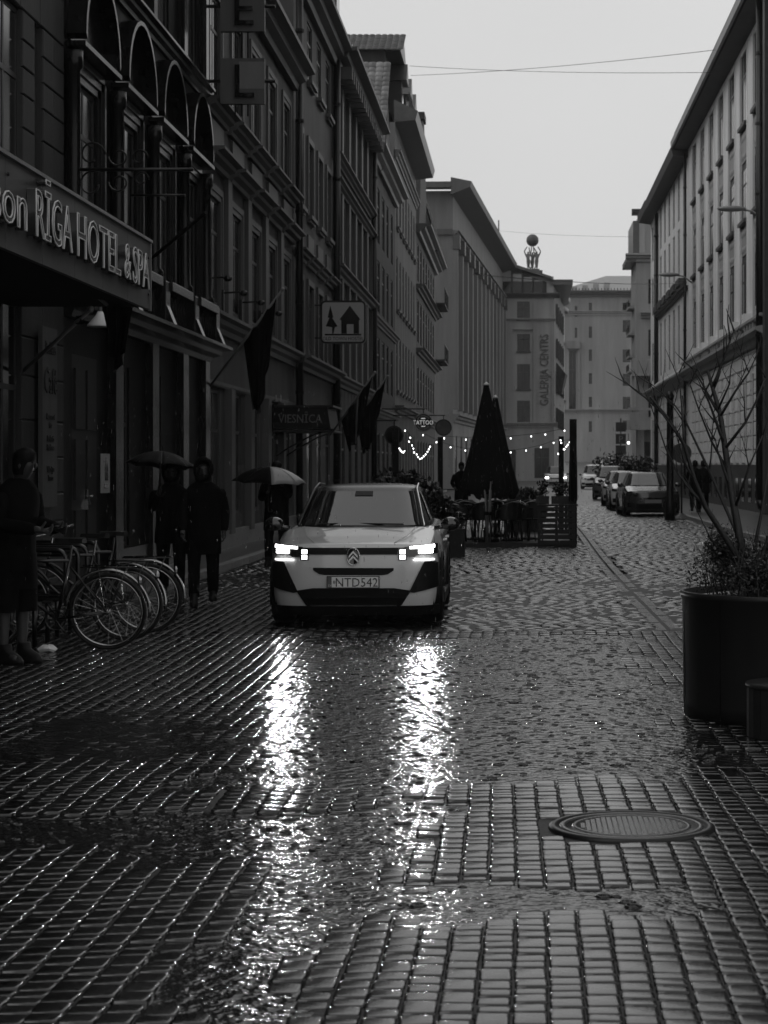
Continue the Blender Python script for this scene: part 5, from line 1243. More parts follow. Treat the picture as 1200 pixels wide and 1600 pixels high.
# closed parasols
def parasol(px, pyt, Y, label, hw, zb):
    ap = at(px, pyt, Y); t = empty('closed_parasol', (ap.x, Y, DZ), 0, label, 'parasol', 'closed parasols on the terrace'); H = ap.z - DZ
    MB().tube([(0, 0, 0), (0, 0, H)], .028, 8).build('pole', M['grey'], t, True); MB().lathe([(.26, 0), (.26, .06), (.05, .1), (.05, .3)], 20).build('base', M['blackm'], t)
    n = 48; rings = []
    for q, (k, z) in enumerate(((.10, H), (.13, H - .05), (.32, H - .5), (.54, H - 1.0), (.76, H - 1.5), (.92, H - 1.85), (1.0, zb + .16), (.85, zb + .02))):
        rings.append([(hw * k * (1 + .13 * k * math.sin(8 * a + q * .3)) * math.cos(a), .7 * hw * k * (1 + .13 * k * math.sin(8 * a + q * .3)) * math.sin(a), z + (.03 * math.cos(8 * a) * k if q > 4 else 0)) for a in [2 * math.pi * j / n for j in range(n)]])
    MB().loft(rings, cap=False).build('canopy', mat('parasol_cloth', .008, .9, .1), t, True)
    MB().lathe([(.06, H), (.065, H + .02), (.03, H + .05), (.005, H + .07)], 12).build('cap', M['white'], t, True)
    for q in range(8):
        a = 2 * math.pi * q / 8 + .2; MB().tube([(.26 * hw * math.cos(a), .2 * hw * math.sin(a), H - 1.0), (.62 * hw * math.cos(a), .4 * hw * math.sin(a), zb + .1)], .010, 5).build('rib', M['dsteel'], t)
    return t
parasol(760, 602, 40.6, 'nearer closed black parasol, the taller of the two', .47, .92); parasol(774, 622, 43.5, 'closed black parasol just behind the taller one', .46, .80)
# pale bundle of poles at the foot of the parasols
t = empty('pole_bundle', (X(762), 40.2, DZ), 0, 'bundle of pale wooden poles strapped upright before the parasols', 'poles')
rng = random.Random(4)
for q in range(6): MB().tube([(rng.uniform(-.05, .05), rng.uniform(-.04, .04), 0), (rng.uniform(-.09, .09) + (q - 2.5) * .012, rng.uniform(-.05, .05), rng.uniform(1.0, 1.25))], .014, 6).build('pole', M['g_wall'], t, True)
MB().lathe([(.075, .55), (.08, .57), (.08, .6), (.075, .62)], 12).build('strap', M['blackm'], t)
# chairs and tables
def chair():
    t = empty('terrace_chair', (0, 0, DZ)); mt = M['blackm']
    MB().lathe([(.20, .43), (.22, .445), (.21, .46), (.01, .465)], 16).build('seat', mt, t, True)
    for a in (45, 135, 225, 315): MB().tube([(.16 * math.cos(R(a)), .16 * math.sin(R(a)), .44), (.21 * math.cos(R(a)), .21 * math.sin(R(a)), 0)], .012, 6).build('leg', M['dsteel'], t, True)
    pts = [(.26 * math.cos(R(a)), .24 * math.sin(R(a)), .66 + .14 * max(0, math.sin(R(a)))) for a in range(-20, 201, 14)]
    MB().tube(pts, .016, 6).tube([pts[0], (.2, -.06, .44)], .013, 6).tube([pts[-1], (-.2, -.06, .44)], .013, 6).build('back_rail', M['dsteel'], t, True)
    r1 = [(.23 * math.cos(R(a)), .21 * math.sin(R(a)), .46) for a in range(20, 161, 10)]; r2 = [(.25 * math.cos(R(a)), .23 * math.sin(R(a)), .66 + .13 * math.sin(R(a))) for a in range(20, 161, 10)]
    o = MB().loft([r1, r2], cap=False, closed=False).build('backrest', M['wood'], t, True); return t
ch0 = chair(); spots = []
rng = random.Random(12)
for k in range(17):
    px = 700 + (k % 9) * 17.5 + rng.uniform(-4, 4) + (8 if k > 8 else 0); y = 40.5 + (0 if k < 9 else 1.9) + rng.uniform(0, .7); spots.append((px, y, rng.uniform(-1.2, 1.2) + (math.pi if k % 2 else 0)))
for k, (px, y, a) in enumerate(spots):
    o = ch0 if k == 0 else copy_tree(ch0); o.location = ((px - CX) * y / F, y, DZ); o.rotation_euler.z = a
    tag(o, 'dark round backed terrace chair, %s from the left in the %s row by the parasols' % (['first', 'second', 'third', 'fourth', 'fifth', 'sixth', 'seventh', 'eighth', 'last'][k % 9], 'front' if k < 9 else 'back'), 'chair', 'chairs on the terrace')
def table():
    t = empty('terrace_table', (0, 0, DZ)); MB().lathe([(.33, .72), (.34, .735), (.33, .75), (.01, .75)], 24).build('tabletop', M['dsteel'], t); MB().tube([(0, 0, .05), (0, 0, .72)], .03, 8).build('leg', M['blackm'], t); MB().lathe([(.22, 0), (.22, .03), (.03, .06)], 16).build('base', M['blackm'], t); return t
tb0 = table()
for k, (px, y) in enumerate(((712, 41.2), (742, 41.8), (800, 41.2), (826, 42), (780, 44))):
    o = tb0 if k == 0 else copy_tree(tb0); o.location = ((px - CX) * y / F, y, DZ); tag(o, 'small round terrace table between dark chairs, ' + ['at the left end by the bush', 'just left of the pole bundle', 'right of the parasols', 'beside the right slatted fence', 'deep behind the parasols'][k], 'table', 'tables on the terrace')
# string lights
def lights(pts, Y, label, sag=True):
    P = [at(x, y, Y) for x, y in pts]; t = empty('string_lights', P[0], 0, label, 'string lights'); o = P[0]
    MB().tube([p - o + Vector((0, 0, .05)) for p in P], .006, 4).build('cable', M['black'], t)
    if 'bulb' not in WC: WC['bulb'] = MB().ell((0, 0, 0), .013, .013, .017, 8, 6).mesh('bulb'); WC['bulb'].materials.append(M['bulb']); WC['bulb'].shade_smooth()
    for p in P: link('bulb', WC['bulb'], None, t, loc=p - o)
lights([(633, 673), (641, 684), (639, 690), (644, 696), (646, 701), (647, 707), (651, 710), (653, 714), (656, 717), (659, 716), (662, 713), (665, 710), (668, 706), (670, 702), (672, 698)], 43, 'garland of glowing bulbs sagging below the TATTOO sign')
lights([(624, 701), (626, 704), (628, 706), (630, 707), (632, 705)], 43, 'short cluster of glowing bulbs by the left post')
lights([(661, 680), (682, 691), (694, 685), (728, 687), (765, 686), (798, 685), (830, 682), (852, 679), (882, 673)], 43, 'long upper line of spaced glowing bulbs across the terrace')
lights([(682, 691), (704, 699), (727, 704), (798, 707), (822, 704), (845, 699), (865, 692), (876, 688)], 45, 'lower line of spaced glowing bulbs across the terrace')
lights([(876, 688), (877, 692), (890, 691), (887, 695), (885, 698), (881, 702), (882, 702), (872, 709)], 42, 'small cluster of glowing bulbs at the right terrace post')
t = empty('shop_lamp', at(982, 692, 125), 0, 'single bright lamp under the ornate balcony', 'lamp'); MB().ell((0, 0, 0), .08, .08, .08, 10, 6).build('bulb', M['bulb'], t, True); MB().tube([(0, 0, .1), (0, 0, .6)], .02, 6).build('stem', M['black'], t)
# ---- signs and posts on the right
t = empty('road_sign', gd(1065, 812), 0, 'round road sign seen from behind on a post with a heavy base', 'road sign'); Yr = t.location.y
zc_ = at(0, 708, Yr).z
MB().tube([(0, 0, 0), (0, 0, zc_ + .3)], .03, 8).build('post', M['dsteel'], t, True); MB().lathe([(.42, 0), (.38, .06), (.12, .14), (.05, .2)], 20).build('base', M['r_dark'], t, True)
MB().lathe([(.30, -.01), (.30, .01)], 28).build('disc', M['r_dark'], t, loc=(0, 0, zc_), rot=(R(90), 0, 0))
t = empty('parking_sign', ((970 - CX) * 118 / F, 118, 0), 0, 'stack of dark parking signs on a post by the side street', 'road sign')
MB().tube([(0, 0, 0), (0, 0, 4.4)], .04, 6).build('post', M['dsteel'], t)
for q, (z, h_) in enumerate(((3.9, .55), (3.2, .6), (2.55, .55))): MB().box(-.3, .3, -.05, 0, z - h_ / 2, z + h_ / 2).build('board', M['r_dark'], t)
text('P', .55, M['grey'], t, (0, -.06, 3.0))
t = empty('lamp_post', (6.4, 74 - 9, .12), 0, 'thick black cast post standing on the right sidewalk', 'post'); t.location = ((1047 - CX) * 60 / F + 0.0, 60, 0)
t.location.z = 0; MB().lathe([(.16, 0), (.16, .5), (.11, .6), (.10, 3.6), (.13, 3.7), (.05, 3.85)], 14).build('post', M['black'], t, True)
t = empty('wall_cabinet', (7.3, 57.5, .12), 0, 'dark rubbish chute pipe standing against the right facade', 'pipe'); MB().lathe([(.13, 0), (.13, 1.9), (.1, 2.0), (.08, 3.0)], 12).build('pipe', M['black'], t, True)
# hedge of trees beyond the parked cars
t = empty('bush', ((975 - CX) * 104 / F, 104, 0), 0, 'dark leafy bush behind the parked cars', 'plant'); leaves('foliage', M['leaf_d'], t, [((-.4, 0, 1.6), (1.3, .8, .7)), ((.9, 0, 1.3), (1.0, .8, .9)), ((0, 0, .8), (1.5, .8, .8))], 3000, .2, 41)
MB().tube([(0, 0, 0), (.1, 0, 1.4)], .07, 6).build('trunk', M['bark'], t)
# ---- litter
l0 = gd(74, 1021); t = tag(MB().loft([[(.09 * math.cos(a) * k + .01 * math.sin(5 * a), .05 * math.sin(a) * k, z + .01 * math.sin(3 * a)) for a in [2 * math.pi * j / 10 for j in range(10)]] for k, z in ((.8, 0), (1, .02), (.6, .045), (.15, .05))]).build('crumpled_paper', M['white'], None, loc=(l0.x, l0.y, .02)), 'crumpled white paper lying by the bicycle rack', 'litter')
# ================================================================ BICYCLES AND RACKS
def bike():
    t = empty('bicycle', (0, 0, 0)); r = .335   # along x, front wheel at -x
    for s, nm in ((-.52, 'wheel'), (.52, 'wheel')):
        w = empty(nm, (s, 0, r)); w.parent = t
        MB().tube([(r * .96 * math.cos(2 * math.pi * j / 44), 0, r * .96 * math.sin(2 * math.pi * j / 44)) for j in range(44)], .017, 8, closed=True).build('tyre', M['rubber'], w, True)
        MB().tube([(r * .89 * math.cos(2 * math.pi * j / 44), 0, r * .89 * math.sin(2 * math.pi * j / 44)) for j in range(44)], .010, 6, closed=True).build('rim', M['steel'], w, True)
        mb = MB()
        for q in range(28):
            a = 2 * math.pi * q / 28; y = .03 if q % 2 else -.03; mb.tube([(.02 * math.cos(a + .9), y, .02 * math.sin(a + .9)), (r * .89 * math.cos(a), 0, r * .89 * math.sin(a))], .0013, 3, cap=False)
        mb.build('spoke', M['steel'], w)['kind'] = 'stuff'
        MB().tube([(0, -.05, 0), (0, .05, 0)], .022, 8).build('hub', M['steel'], w, True)
        MB().tube([((r + .03) * math.cos(R(a)), 0, (r + .03) * math.sin(R(a))) for a in range(-8 if s > 0 else 30, 175, 9)], .015, 6).build('mudguard', M['steel' if s > 0 else 'dsteel'], t, True, loc=(s, 0, r))
    bb = (-.02 + .10, 0, .27); se = (.20, 0, .78); hd = (-.38, 0, .78); hb = (-.41, 0, .66); rh = (.52, 0, r); fh = (-.52, 0, r)
    mb = MB()
    for a, b, rr in ((bb, se, .015), (se, hd, .014), (bb, hb, .016), (hd, hb, .018)): mb.tube([a, b], rr, 8)
    for y in (-.05, .05):
        mb.tube([bb, (rh[0], y, rh[2])], .009, 6).tube([(se[0], 0, se[2] - .05), (rh[0], y, rh[2])], .008, 6); mb.tube([hb, (-.43, y, .56), (fh[0], y, fh[2])], .010, 6)
    mb.build('frame', M['dsteel'], t, True)
    MB().tube([se, (.22, 0, .92)], .012, 6).build('seat_post', M['steel'], t)
    MB().loft([[(x + .22, y * w_, z + .94) for x, y, z in ((-.15, .02, 0), (-.02, .04, 0), (.10, .075, .0), (.13, .0, .0), (.10, -.075, 0), (-.02, -.04, 0), (-.15, -.02, 0))] for w_, z in ((1, 0),)] + [[(x + .22, y * .8, .98) for x, y in ((-.14, .015), (-.02, .03), (.10, .07), (.125, 0), (.10, -.07), (-.02, -.03), (-.14, -.015))]]).build('saddle', M['rubber'], t)
    MB().tube([hd, (-.36, 0, .92)], .012, 6).tube([(-.20, -.28, 1.02), (-.33, -.24, .98), (-.38, 0, .94), (-.33, .24, .98), (-.20, .28, 1.02)], .011, 6).build('handlebar', M['steel'], t, True)
    mb = MB().tube([(.30, -.055, .73), (.75, -.055, .73), (.77, 0, .73), (.75, .055, .73), (.30, .055, .73)], .006, 5)
    for x in (.4, .5, .6, .7): mb.tube([(x, -.055, .73), (x, .055, .73)], .004, 4)
    for y in (-.06, .06): mb.tube([(.70, y, .73), (.53, y, .34)], .005, 4).tube([(.45, y, .73), (.52, y, .36)], .004, 4)
    mb.build('carrier', M['dsteel'], t, True)
    MB().tube([(.085 * math.cos(R(a)), .085 * math.sin(R(a)), 0) for a in range(0, 360, 15)], .006, 4, closed=True).box(-.08, .08, -.006, .006, -.003, .003).box(-.006, .006, -.08, .08, -.0025, .0025).build('chainring', M['dsteel'], t, rot=(R(90), 0, 0), loc=(bb[0], -.05, bb[2]))
    MB().tube([(bb[0], -.07, bb[2]), (bb[0] + .10, -.075, bb[2] - .13)], .009, 5).build('crank_arm', M['dsteel'], t, True); MB().tube([(bb[0], .07, bb[2]), (bb[0] - .10, .075, bb[2] + .13)], .009, 5).build('crank_arm', M['dsteel'], t, True)
    MB().box(bb[0] + .06, bb[0] + .14, -.14, -.08, bb[2] - .145, bb[2] - .125).build('pedal', M['dsteel'], t); MB().box(bb[0] - .14, bb[0] - .06, .08, .14, bb[2] + .12, bb[2] + .14).build('pedal', M['dsteel'], t)
    MB().tube([(bb[0], -.05, bb[2] + .09), (rh[0], -.05, rh[2] + .035)], .004, 4).tube([(bb[0], -.05, bb[2] - .09), (rh[0], -.05, rh[2] - .035)], .004, 4).build('chain', M['dsteel'], t)
    MB().ell((.80, 0, .60), .02, .03, .045, 8, 5).build('rear_lamp', M['steel'], t); return t
b0 = bike()
for k, (px, py, rz, lean, lb) in enumerate(((169, 1018, 3, 5, 'nearest bicycle in the rack, its rear wheel lowest and frontmost'), (197, 1004, -4, -4, 'middle bicycle in the rack, rear wheel between two others'), (229, 992, 5, 3, 'farthest bicycle in the rack with bright mudguard and rear carrier'))):
    g = gd(px, py); o = b0 if k == 0 else copy_tree(b0)
    o.location = (g.x - .52 * math.cos(R(rz)), g.y - .52 * math.sin(R(rz)), .018); o.rotation_euler = (R(lean), 0, R(rz)); tag(o, lb, 'bicycle', 'bicycles in the rack')
for k, (px, py, dx) in enumerate(((40, 1012, 0), (57, 1004, .02), (76, 996, .0), (92, 986, .03))):   # hoops
    g = gd(px, py); t = empty('bike_rack', (g.x + dx, g.y, .01), R(rng.uniform(-4, 4)), 'steel hoop bicycle stand, %s from the viewer' % ['first', 'second', 'third', 'fourth'][k], 'bike rack', 'steel hoop bicycle stands')
    def rr(x0, x1, z0, z1, r):
        o = []
        for cx_, cz_, a0 in ((x1 - r, z1 - r, 0), (x0 + r, z1 - r, 90), (x0 + r, z0 + r, 180), (x1 - r, z0 + r, 270)):
            for q in range(6): a = R(a0 + 18 * q); o.append((cx_ + r * math.cos(a), 0, cz_ + r * math.sin(a)))
        return o
    MB().tube(rr(-.45, .36, .42, .86, .09), .022, 8, closed=True).build('hoop', M['dsteel'], t, True)
    for x in (-.25, .08): MB().tube([(x, 0, .42), (x, 0, 0)], .022, 8).build('leg', M['dsteel'], t, True)

# ================================================================ PEOPLE
def skin_fig(name, joints, edges, root, m, parent):
    me = bpy.data.meshes.new(name); keys = list(joints); me.from_pydata([joints[k][0] for k in keys], [(keys.index(a), keys.index(b)) for a, b in edges], [])
    o = link(name, me, m, parent); md = o.modifiers.new('skin', 'SKIN'); md.use_smooth_shade = True
    for i, k in enumerate(keys):
        r = joints[k][1]; r = r if isinstance(r, tuple) else (r, r); v = me.skin_vertices[0].data[i]; v.radius = r; v.use_root = (k == root)
    s = o.modifiers.new('sub', 'SUBSURF'); s.levels = 1; s.render_levels = 2; return o
def person(loc, rz, label, H=1.72, stride=.0, head=(0, 0), armL='down', armR='down', coat='cloth', hem=.50, legm='cloth', hood=False, hair=True, shorts=False, bag=False, group=None, lean=0.0, collar=None):
    """faces -y; armL is the arm at -x"""
    t = empty('person', loc, rz, label, 'person', group); k = H / 1.72; V3 = lambda x, y, z: Vector((x * k, (y - lean * (z - .9) if z > .9 else y) * k, z * k))
    J = {}; E = []
    J['pelvis'] = (V3(0, 0, .93), .13 * k); J['spine'] = (V3(0, .01, 1.12), (.13 * k, .10 * k)); J['chest'] = (V3(0, .0, 1.28), (.12 * k, .09 * k)); J['neckb'] = (V3(0, .0, 1.44), .065 * k)
    hx, hy = head
    nb = V3(0, 0, 1.44); dirh = Vector((hx, hy, 1)).normalized(); J['neck'] = (nb + dirh * .06 * k, .052 * k); J['jaw'] = (nb + dirh * .12 * k + Vector((0, -.015, 0)), (.062 * k, .070 * k)); J['skull'] = (nb + dirh * .205 * k + Vector((0, .01, 0)), (.074 * k, .090 * k)); J['top'] = (nb + dirh * .262 * k + Vector((0, .01, 0)), .050 * k)
    E += [('pelvis', 'spine'), ('spine', 'chest'), ('chest', 'neckb'), ('neckb', 'neck'), ('neck', 'jaw'), ('jaw', 'skull'), ('skull', 'top')]
    feet = {}
    for s, n in ((-1, 'L'), (1, 'R')):
        fy_ = stride * s; kn = V3(s * .11, fy_ * .42 - (.05 if stride else 0), .50); an = V3(s * .11, fy_ + (.04 if fy_ > 0 else 0), .09 + (.05 if fy_ > .05 else 0))
        J['hip' + n] = (V3(s * .10, 0, .88), .092 * k); J['knee' + n] = (kn, .058 * k); J['calf' + n] = (kn.lerp(an, .35), .055 * k); J['ankle' + n] = (an, .036 * k); J['toe' + n] = (an + Vector((s * .02, -.17, -.05)) * k, .032 * k)
        E += [('pelvis', 'hip' + n), ('hip' + n, 'knee' + n), ('knee' + n, 'calf' + n), ('calf' + n, 'ankle' + n), ('ankle' + n, 'toe' + n)]; feet[n] = (J['hip' + n][0], kn, an)
        arm = armL if n == 'L' else armR; sh = V3(s * .18, .01, 1.375)
        if arm == 'down': el, wr = V3(s * .25, .04 + stride * s * .4, 1.11), V3(s * .24, -.06 + stride * s * .8, .87)
        elif arm == 'pocket': el, wr = V3(s * .29, .08, 1.12), V3(s * .20, -.09, .98)
        elif arm == 'hold': el, wr = V3(s * .25, -.06, 1.12), V3(s * .10, -.26, 1.24)
        elif arm == 'umb': el, wr = V3(s * .24, -.10, 1.15), V3(s * .14, -.24, 1.36)
        elif arm == 'fwd': el, wr = V3(s * .23, -.04, 1.12), V3(s * .12, -.36, 1.08)
        J['sh' + n] = (sh, .045 * k); J['el' + n] = (el, .042 * k); J['wr' + n] = (wr, .027 * k); d = (wr - el).normalized(); pm = wr + d * .07 * k; J['palm' + n] = (pm, (.036 * k, .018 * k))
        E += [('chest', 'sh' + n), ('sh' + n, 'el' + n), ('el' + n, 'wr' + n), ('wr' + n, 'palm' + n)]
        side = d.cross(Vector((1, 0, 0))); side = side.normalized() if side.length > .1 else Vector((0, 1, 0)); nrm = d.cross(side); curl = Vector((-s, 0, 0)) if arm in ('down', 'pocket') else Vector((0, 0, 1)); 
        for q, L in enumerate((.075, .085, .080, .062)):
            b_ = pm + side * (.026 - .0175 * q) * k; m1 = b_ + (d * .8 + curl * .2) * L * .55 * k; m2 = m1 + (d * .3 + curl * .8) * L * .5 * k
            J['f%d%s' % (q, n)] = (b_ + d * .012, .0095 * k); J['g%d%s' % (q, n)] = (m1, .0088 * k); J['h%d%s' % (q, n)] = (m2, .0075 * k)
            E += [('palm' + n, 'f%d%s' % (q, n)), ('f%d%s' % (q, n), 'g%d%s' % (q, n)), ('g%d%s' % (q, n), 'h%d%s' % (q, n))]
        tb = wr + d * .025 * k + side * .03 * k; J['t0' + n] = (tb, .011 * k); J['t1' + n] = (tb + (d * .6 + side * .5 + curl * .4) * .05 * k, .009 * k); E += [('wr' + n, 't0' + n), ('t0' + n, 't1' + n)]
    body = skin_fig('body', J, E, 'pelvis', M['skin'], t)
    hc = J['skull'][0]
    MB().ell((hc.x, hc.y - .098 * k, hc.z - .03 * k), .012, .02, .026, 8, 6).build('nose', M['skin'], t, True)
    for s in (-1, 1):
        MB().ell((hc.x + s * .03 * k, hc.y - .086 * k, hc.z - .002), .013, .008, .008, 8, 5).build('eye', M['hair'], t, True); MB().ell((hc.x + s * .078 * k, hc.y + .01, hc.z - .02), .010, .022, .033, 8, 6).build('ear', M['skin'], t, True)
    MB().ell((hc.x, hc.y - .083 * k, hc.z - .072 * k), .024, .008, .006, 8, 5).build('mouth', M['hair'], t, True)
    def ring(c, rx, ry, z, n=20, wob=0.0, ph=0.0): return [(c[0] + rx * math.cos(2 * math.pi * j / n) * (1 + wob * math.sin(5 * 2 * math.pi * j / n + ph)), c[1] + ry * math.sin(2 * math.pi * j / n) * (1 + wob * math.cos(4 * 2 * math.pi * j / n + ph)), z) for j in range(n)]
    if hair and not hood:
        MB().loft([ring((hc.x, hc.y + .045), .075 * k, .062 * k, hc.z - .10 * k), ring((hc.x, hc.y + .035), .090 * k, .082 * k, hc.z - .04 * k), ring((hc.x, hc.y + .024), .093 * k, .100 * k, hc.z + .02 * k), ring((hc.x, hc.y + .016), .083 * k, .095 * k, hc.z + .07 * k), ring((hc.x, hc.y + .012), .05 * k, .06 * k, hc.z + .105 * k), ring((hc.x, hc.y + .01), .01, .01, hc.z + .122 * k)]).build('hair', M['hair'], t, True)
    if hood:
        mb = MB(); rs = []
        for q, (dy, rx, rz_) in enumerate(((-.115, .085, .112), (-.11, .112, .140), (-.04, .122, .150), (.05, .115, .140), (.12, .07, .09), (.145, .01, .01))):
            rs.append([(hc.x + rx * k * math.cos(2 * math.pi * j / 20), hc.y + dy * k, hc.z - .01 + rz_ * k * math.sin(2 * math.pi * j / 20)) for j in range(20)])
        mb.loft(rs, cap=False).build('hood', M[coat], t, True)
    if collar: 
        c = J['neck'][0]; MB().loft([ring(c, .085 * k, .085 * k, c.z - .04), ring(c, .10 * k, .11 * k, c.z + .02), ring((c.x, c.y), .11 * k, .13 * k, c.z + .06)], cap=False).build('collar', M[collar], t, True)
    lz = lambda z: -lean * (z - .9) * k if z > .9 else 0
    prof = [(hem, .215, .165), (hem + .18, .218, .170), (.90, .205, .165), (1.08, .200, .155), (1.25, .222, .160), (1.37, .222, .140), (1.42, .185, .125), (1.465, .12, .10), (1.49, .075, .08)]
    mb = MB().loft([ring((0, lz(z)), rx * k, ry * k, z * k, 24, .035 if z < 1.3 else 0, z * 7) for z, rx, ry in prof], cap=False)
    for n in 'LR':
        a, b_, c = J['sh' + n][0], J['el' + n][0], J['wr' + n][0]; mb.tube([a + (a - b_) * .05, a.lerp(b_, .3), a.lerp(b_, .75), b_, b_.lerp(c, .5), c], [.085 * k, .082 * k, .070 * k, .068 * k, .060 * k, .052 * k], 12)
    co = mb.build('coat', M[coat], t, True); s = co.modifiers.new('sub', 'SUBSURF'); s.levels = 1; s.render_levels = 1
    if not shorts:
        mb = MB()
        for n in 'LR':
            h_, kn, an = feet[n]; mb.tube([h_ + Vector((0, 0, .02)), h_.lerp(kn, .5), kn, kn.lerp(an, .4), kn.lerp(an, .93)], [.105 * k, .092 * k, .076 * k, .074 * k, .062 * k], 12)
        mb.build('trousers', M[legm], t, True)
    mb = MB()
    for n in 'LR':
        an = feet[n][2]; mb.loft([[(an.x + rx * math.cos(a), an.y - .07 * k + ry * math.sin(a), an.z + dz) for a in [2 * math.pi * j / 14 for j in range(14)]] for rx, ry, dz in ((.046, .135, -.09 * k), (.05, .142, -.065 * k), (.045, .12, -.03), (.045, .07, .02), (.045, .055, .07))])
        mb.v[-70:] = [(x, y + (.05 if z > an.z - .02 else 0) * k, z) for x, y, z in mb.v[-70:]]
    mb.build('shoes', M['rubber'], t, True)
    t['wrR'] = 0; del t['wrR']
    return t, J
def umbrella(loc, r, label, tilt=(0, 0), stripe=(), tone='cloth2', stripe_m='grey', L=.85):
    t = empty('umbrella', loc, 0, label, 'umbrella'); t.rotation_euler = (R(tilt[0]), R(tilt[1]), R(11)); n = 8; MB().tube([(0, 0, -L), (0, 0, .02)], .007, 6).build('shaft', M['dsteel'], t, True)
    MB().tube([(0, 0, -L), (0, 0, -L - .08), (.02, 0, -L - .11), (.05, 0, -L - .11), (.065, 0, -L - .08)], .012, 8).build('handle', M['rubber'], t, True); MB().tube([(0, 0, 0), (0, 0, .06)], .006, 6).build('tip', M['dsteel'], t)
    drop = r * .42
    def P(a, q):
        i = a / (2 * math.pi / n); fr = i - math.floor(i); sag = 1 - .10 * math.sin(math.pi * fr) * q; z = -drop * q ** 2.1 + .02 * math.sin(math.pi * fr) * q ** 2
        return (r * q * sag * math.cos(a), r * q * sag * math.sin(a), z)
    for s in range(n):
        a0 = 2 * math.pi * s / n; mb = MB().loft([[P(a0 + 2 * math.pi / n * .9999 * u / 5, q / 8) for u in range(6)] for q in range(9)], cap=False, closed=False)
        o = mb.build('canopy_panel', M[stripe_m if s in stripe else tone], t, True); sm = o.modifiers.new('s', 'SOLIDIFY'); sm.thickness = .002
        MB().tube([P(a0, q / 6) for q in range(7)], .003, 4).build('rib', M['dsteel'], t)
        m_ = P(a0, .5); MB().tube([(0, 0, -L * .42), (m_[0], m_[1], m_[2] - .005)], .0025, 4).build('stretcher', M['dsteel'], t)
    return t
def STATUE():
    sp = bpy.data.objects['globe_statue']; sm = mat('statue_stone', .11, .6, .4, var=.3, vscale=3)
    MB().ell((0, 0, 3.05), .62, .62, .62, 24, 14).build('globe', M['r_dark'], sp, True)
    for s_, yy in ((-1, 0), (1, 0), (0, .5)):
        x0 = s_ * .42; P = lambda x, y, z: Vector((x0 + x * (s_ or 1), yy + y, z)); J = {'pelvis': (P(0, 0, 1.05), .17), 'chest': (P(.05, 0, 1.5), .19), 'neck': (P(.02, 0, 1.72), .07), 'head': (P(.0, -.05, 1.93), .13)}; E = [('pelvis', 'chest'), ('chest', 'neck'), ('neck', 'head')]
        for q, n in ((-1, 'a'), (1, 'b')):
            J['hip' + n] = (P(q * .1 - .02, 0, .95), .12); J['kn' + n] = (P(q * .13 - .08 * q, -.12 * q, .5), .085); J['ft' + n] = (P(q * .16 - .16, .05 * q, .04), .06)
            J['sh' + n] = (P(q * .22 + .04, 0, 1.62), .085); J['el' + n] = (P(q * .34 + .06, -.08, 1.95), .06); J['ha' + n] = (P(q * .22 - .12, -.15, 2.42), .055)
            E += [('pelvis', 'hip' + n), ('hip' + n, 'kn' + n), ('kn' + n, 'ft' + n), ('chest', 'sh' + n), ('sh' + n, 'el' + n), ('el' + n, 'ha' + n)]
        skin_fig('figure', J, E, 'pelvis', sm, sp)
    MB().box(-1.0, 1.0, -.5, 1.0, -1.2, .03).build('pedestal', M['lead'], sp)
def scale_of(y): return EYE / (y - CY)   # metres per pixel at a ground row
STATUE()
g = gd(25, 1038); p1, J1 = person((gd(20, 1038).x, g.y, .012), R(62), 'man at the left edge bowing over his hands, dark jacket, bare calves', 1.74, head=(0, -.55), armL='fwd', armR='fwd', coat='cloth', hem=.60, shorts=True, lean=.10)
MB().loft([[(x_ + r1 * math.cos(a), r1 * math.sin(a), z) for a in [2 * math.pi * j / 16 for j in range(16)]] for x_, r1, z in ((0, .19, .9), (0, .2, .75))] , cap=False).build('shorts_top', M['cloth'], p1, True)
MB().tube([(-.10, 0, .92), (-.11, -.01, .70), (-.115, -.01, .42)], [.12, .12, .115], 14, cap=False).tube([(.10, 0, .92), (.11, -.01, .70), (.115, -.01, .42)], [.12, .12, .115], 14, cap=False).build('shorts', M['cloth'], p1, True)
ph = empty('phone', (0, 0, 0), 0, 'small dark phone held in the hands of the man at the left edge', 'phone'); mw = Matrix.Rotation(R(62), 4, 'Z'); c = mw @ (J1['palmR'][0] * .5 + J1['palmL'][0] * .5) + p1.location; ph.location = c + Vector((.03, 0, .03))
MB().box(-.038, .038, -.075, .075, -.004, .004).build('phone_body', M['gloss_black'], ph, bevel=.003)
g = gd(318, 948); p2, J2 = person((g.x, g.y, .012), R(8), 'hooded person in a black padded coat with hands down, right of the walking pair', 1.66, stride=.17, head=(0, -.25), armL='down', armR='down', hood=True, hem=.62, coat='cloth', collar='cloth2')
g = gd(268, 938); p3, J3 = person((g.x, g.y, .012), R(5), 'person in dark clothes with a pale scarf under the first umbrella, left of the pair', 1.62, stride=-.14, head=(.0, -.2), armL='umb', armR='down', hood=True, hem=.72, collar='cloth2')
wr = Matrix.Rotation(R(5), 4, 'Z') @ J3['palmL'][0] + p3.location
u1 = umbrella(wr + Vector((.02, -.02, .45)), .43, 'dark wet umbrella held over the left one of the walking pair', tilt=(-4, 5), stripe=(6,), tone='cloth2', stripe_m='cloth2', L=.42)
g = gd(432, 893); p4, J4 = person((g.x, g.y, .08), R(-4), 'person walking beside the pale car under the umbrella with light panels', 1.58, stride=.12, head=(0, -.1), armL='hold', armR='umb', hem=.60, collar='grey', coat='cloth')
wr = Matrix.Rotation(R(-4), 4, 'Z') @ J4['palmR'][0] + p4.location
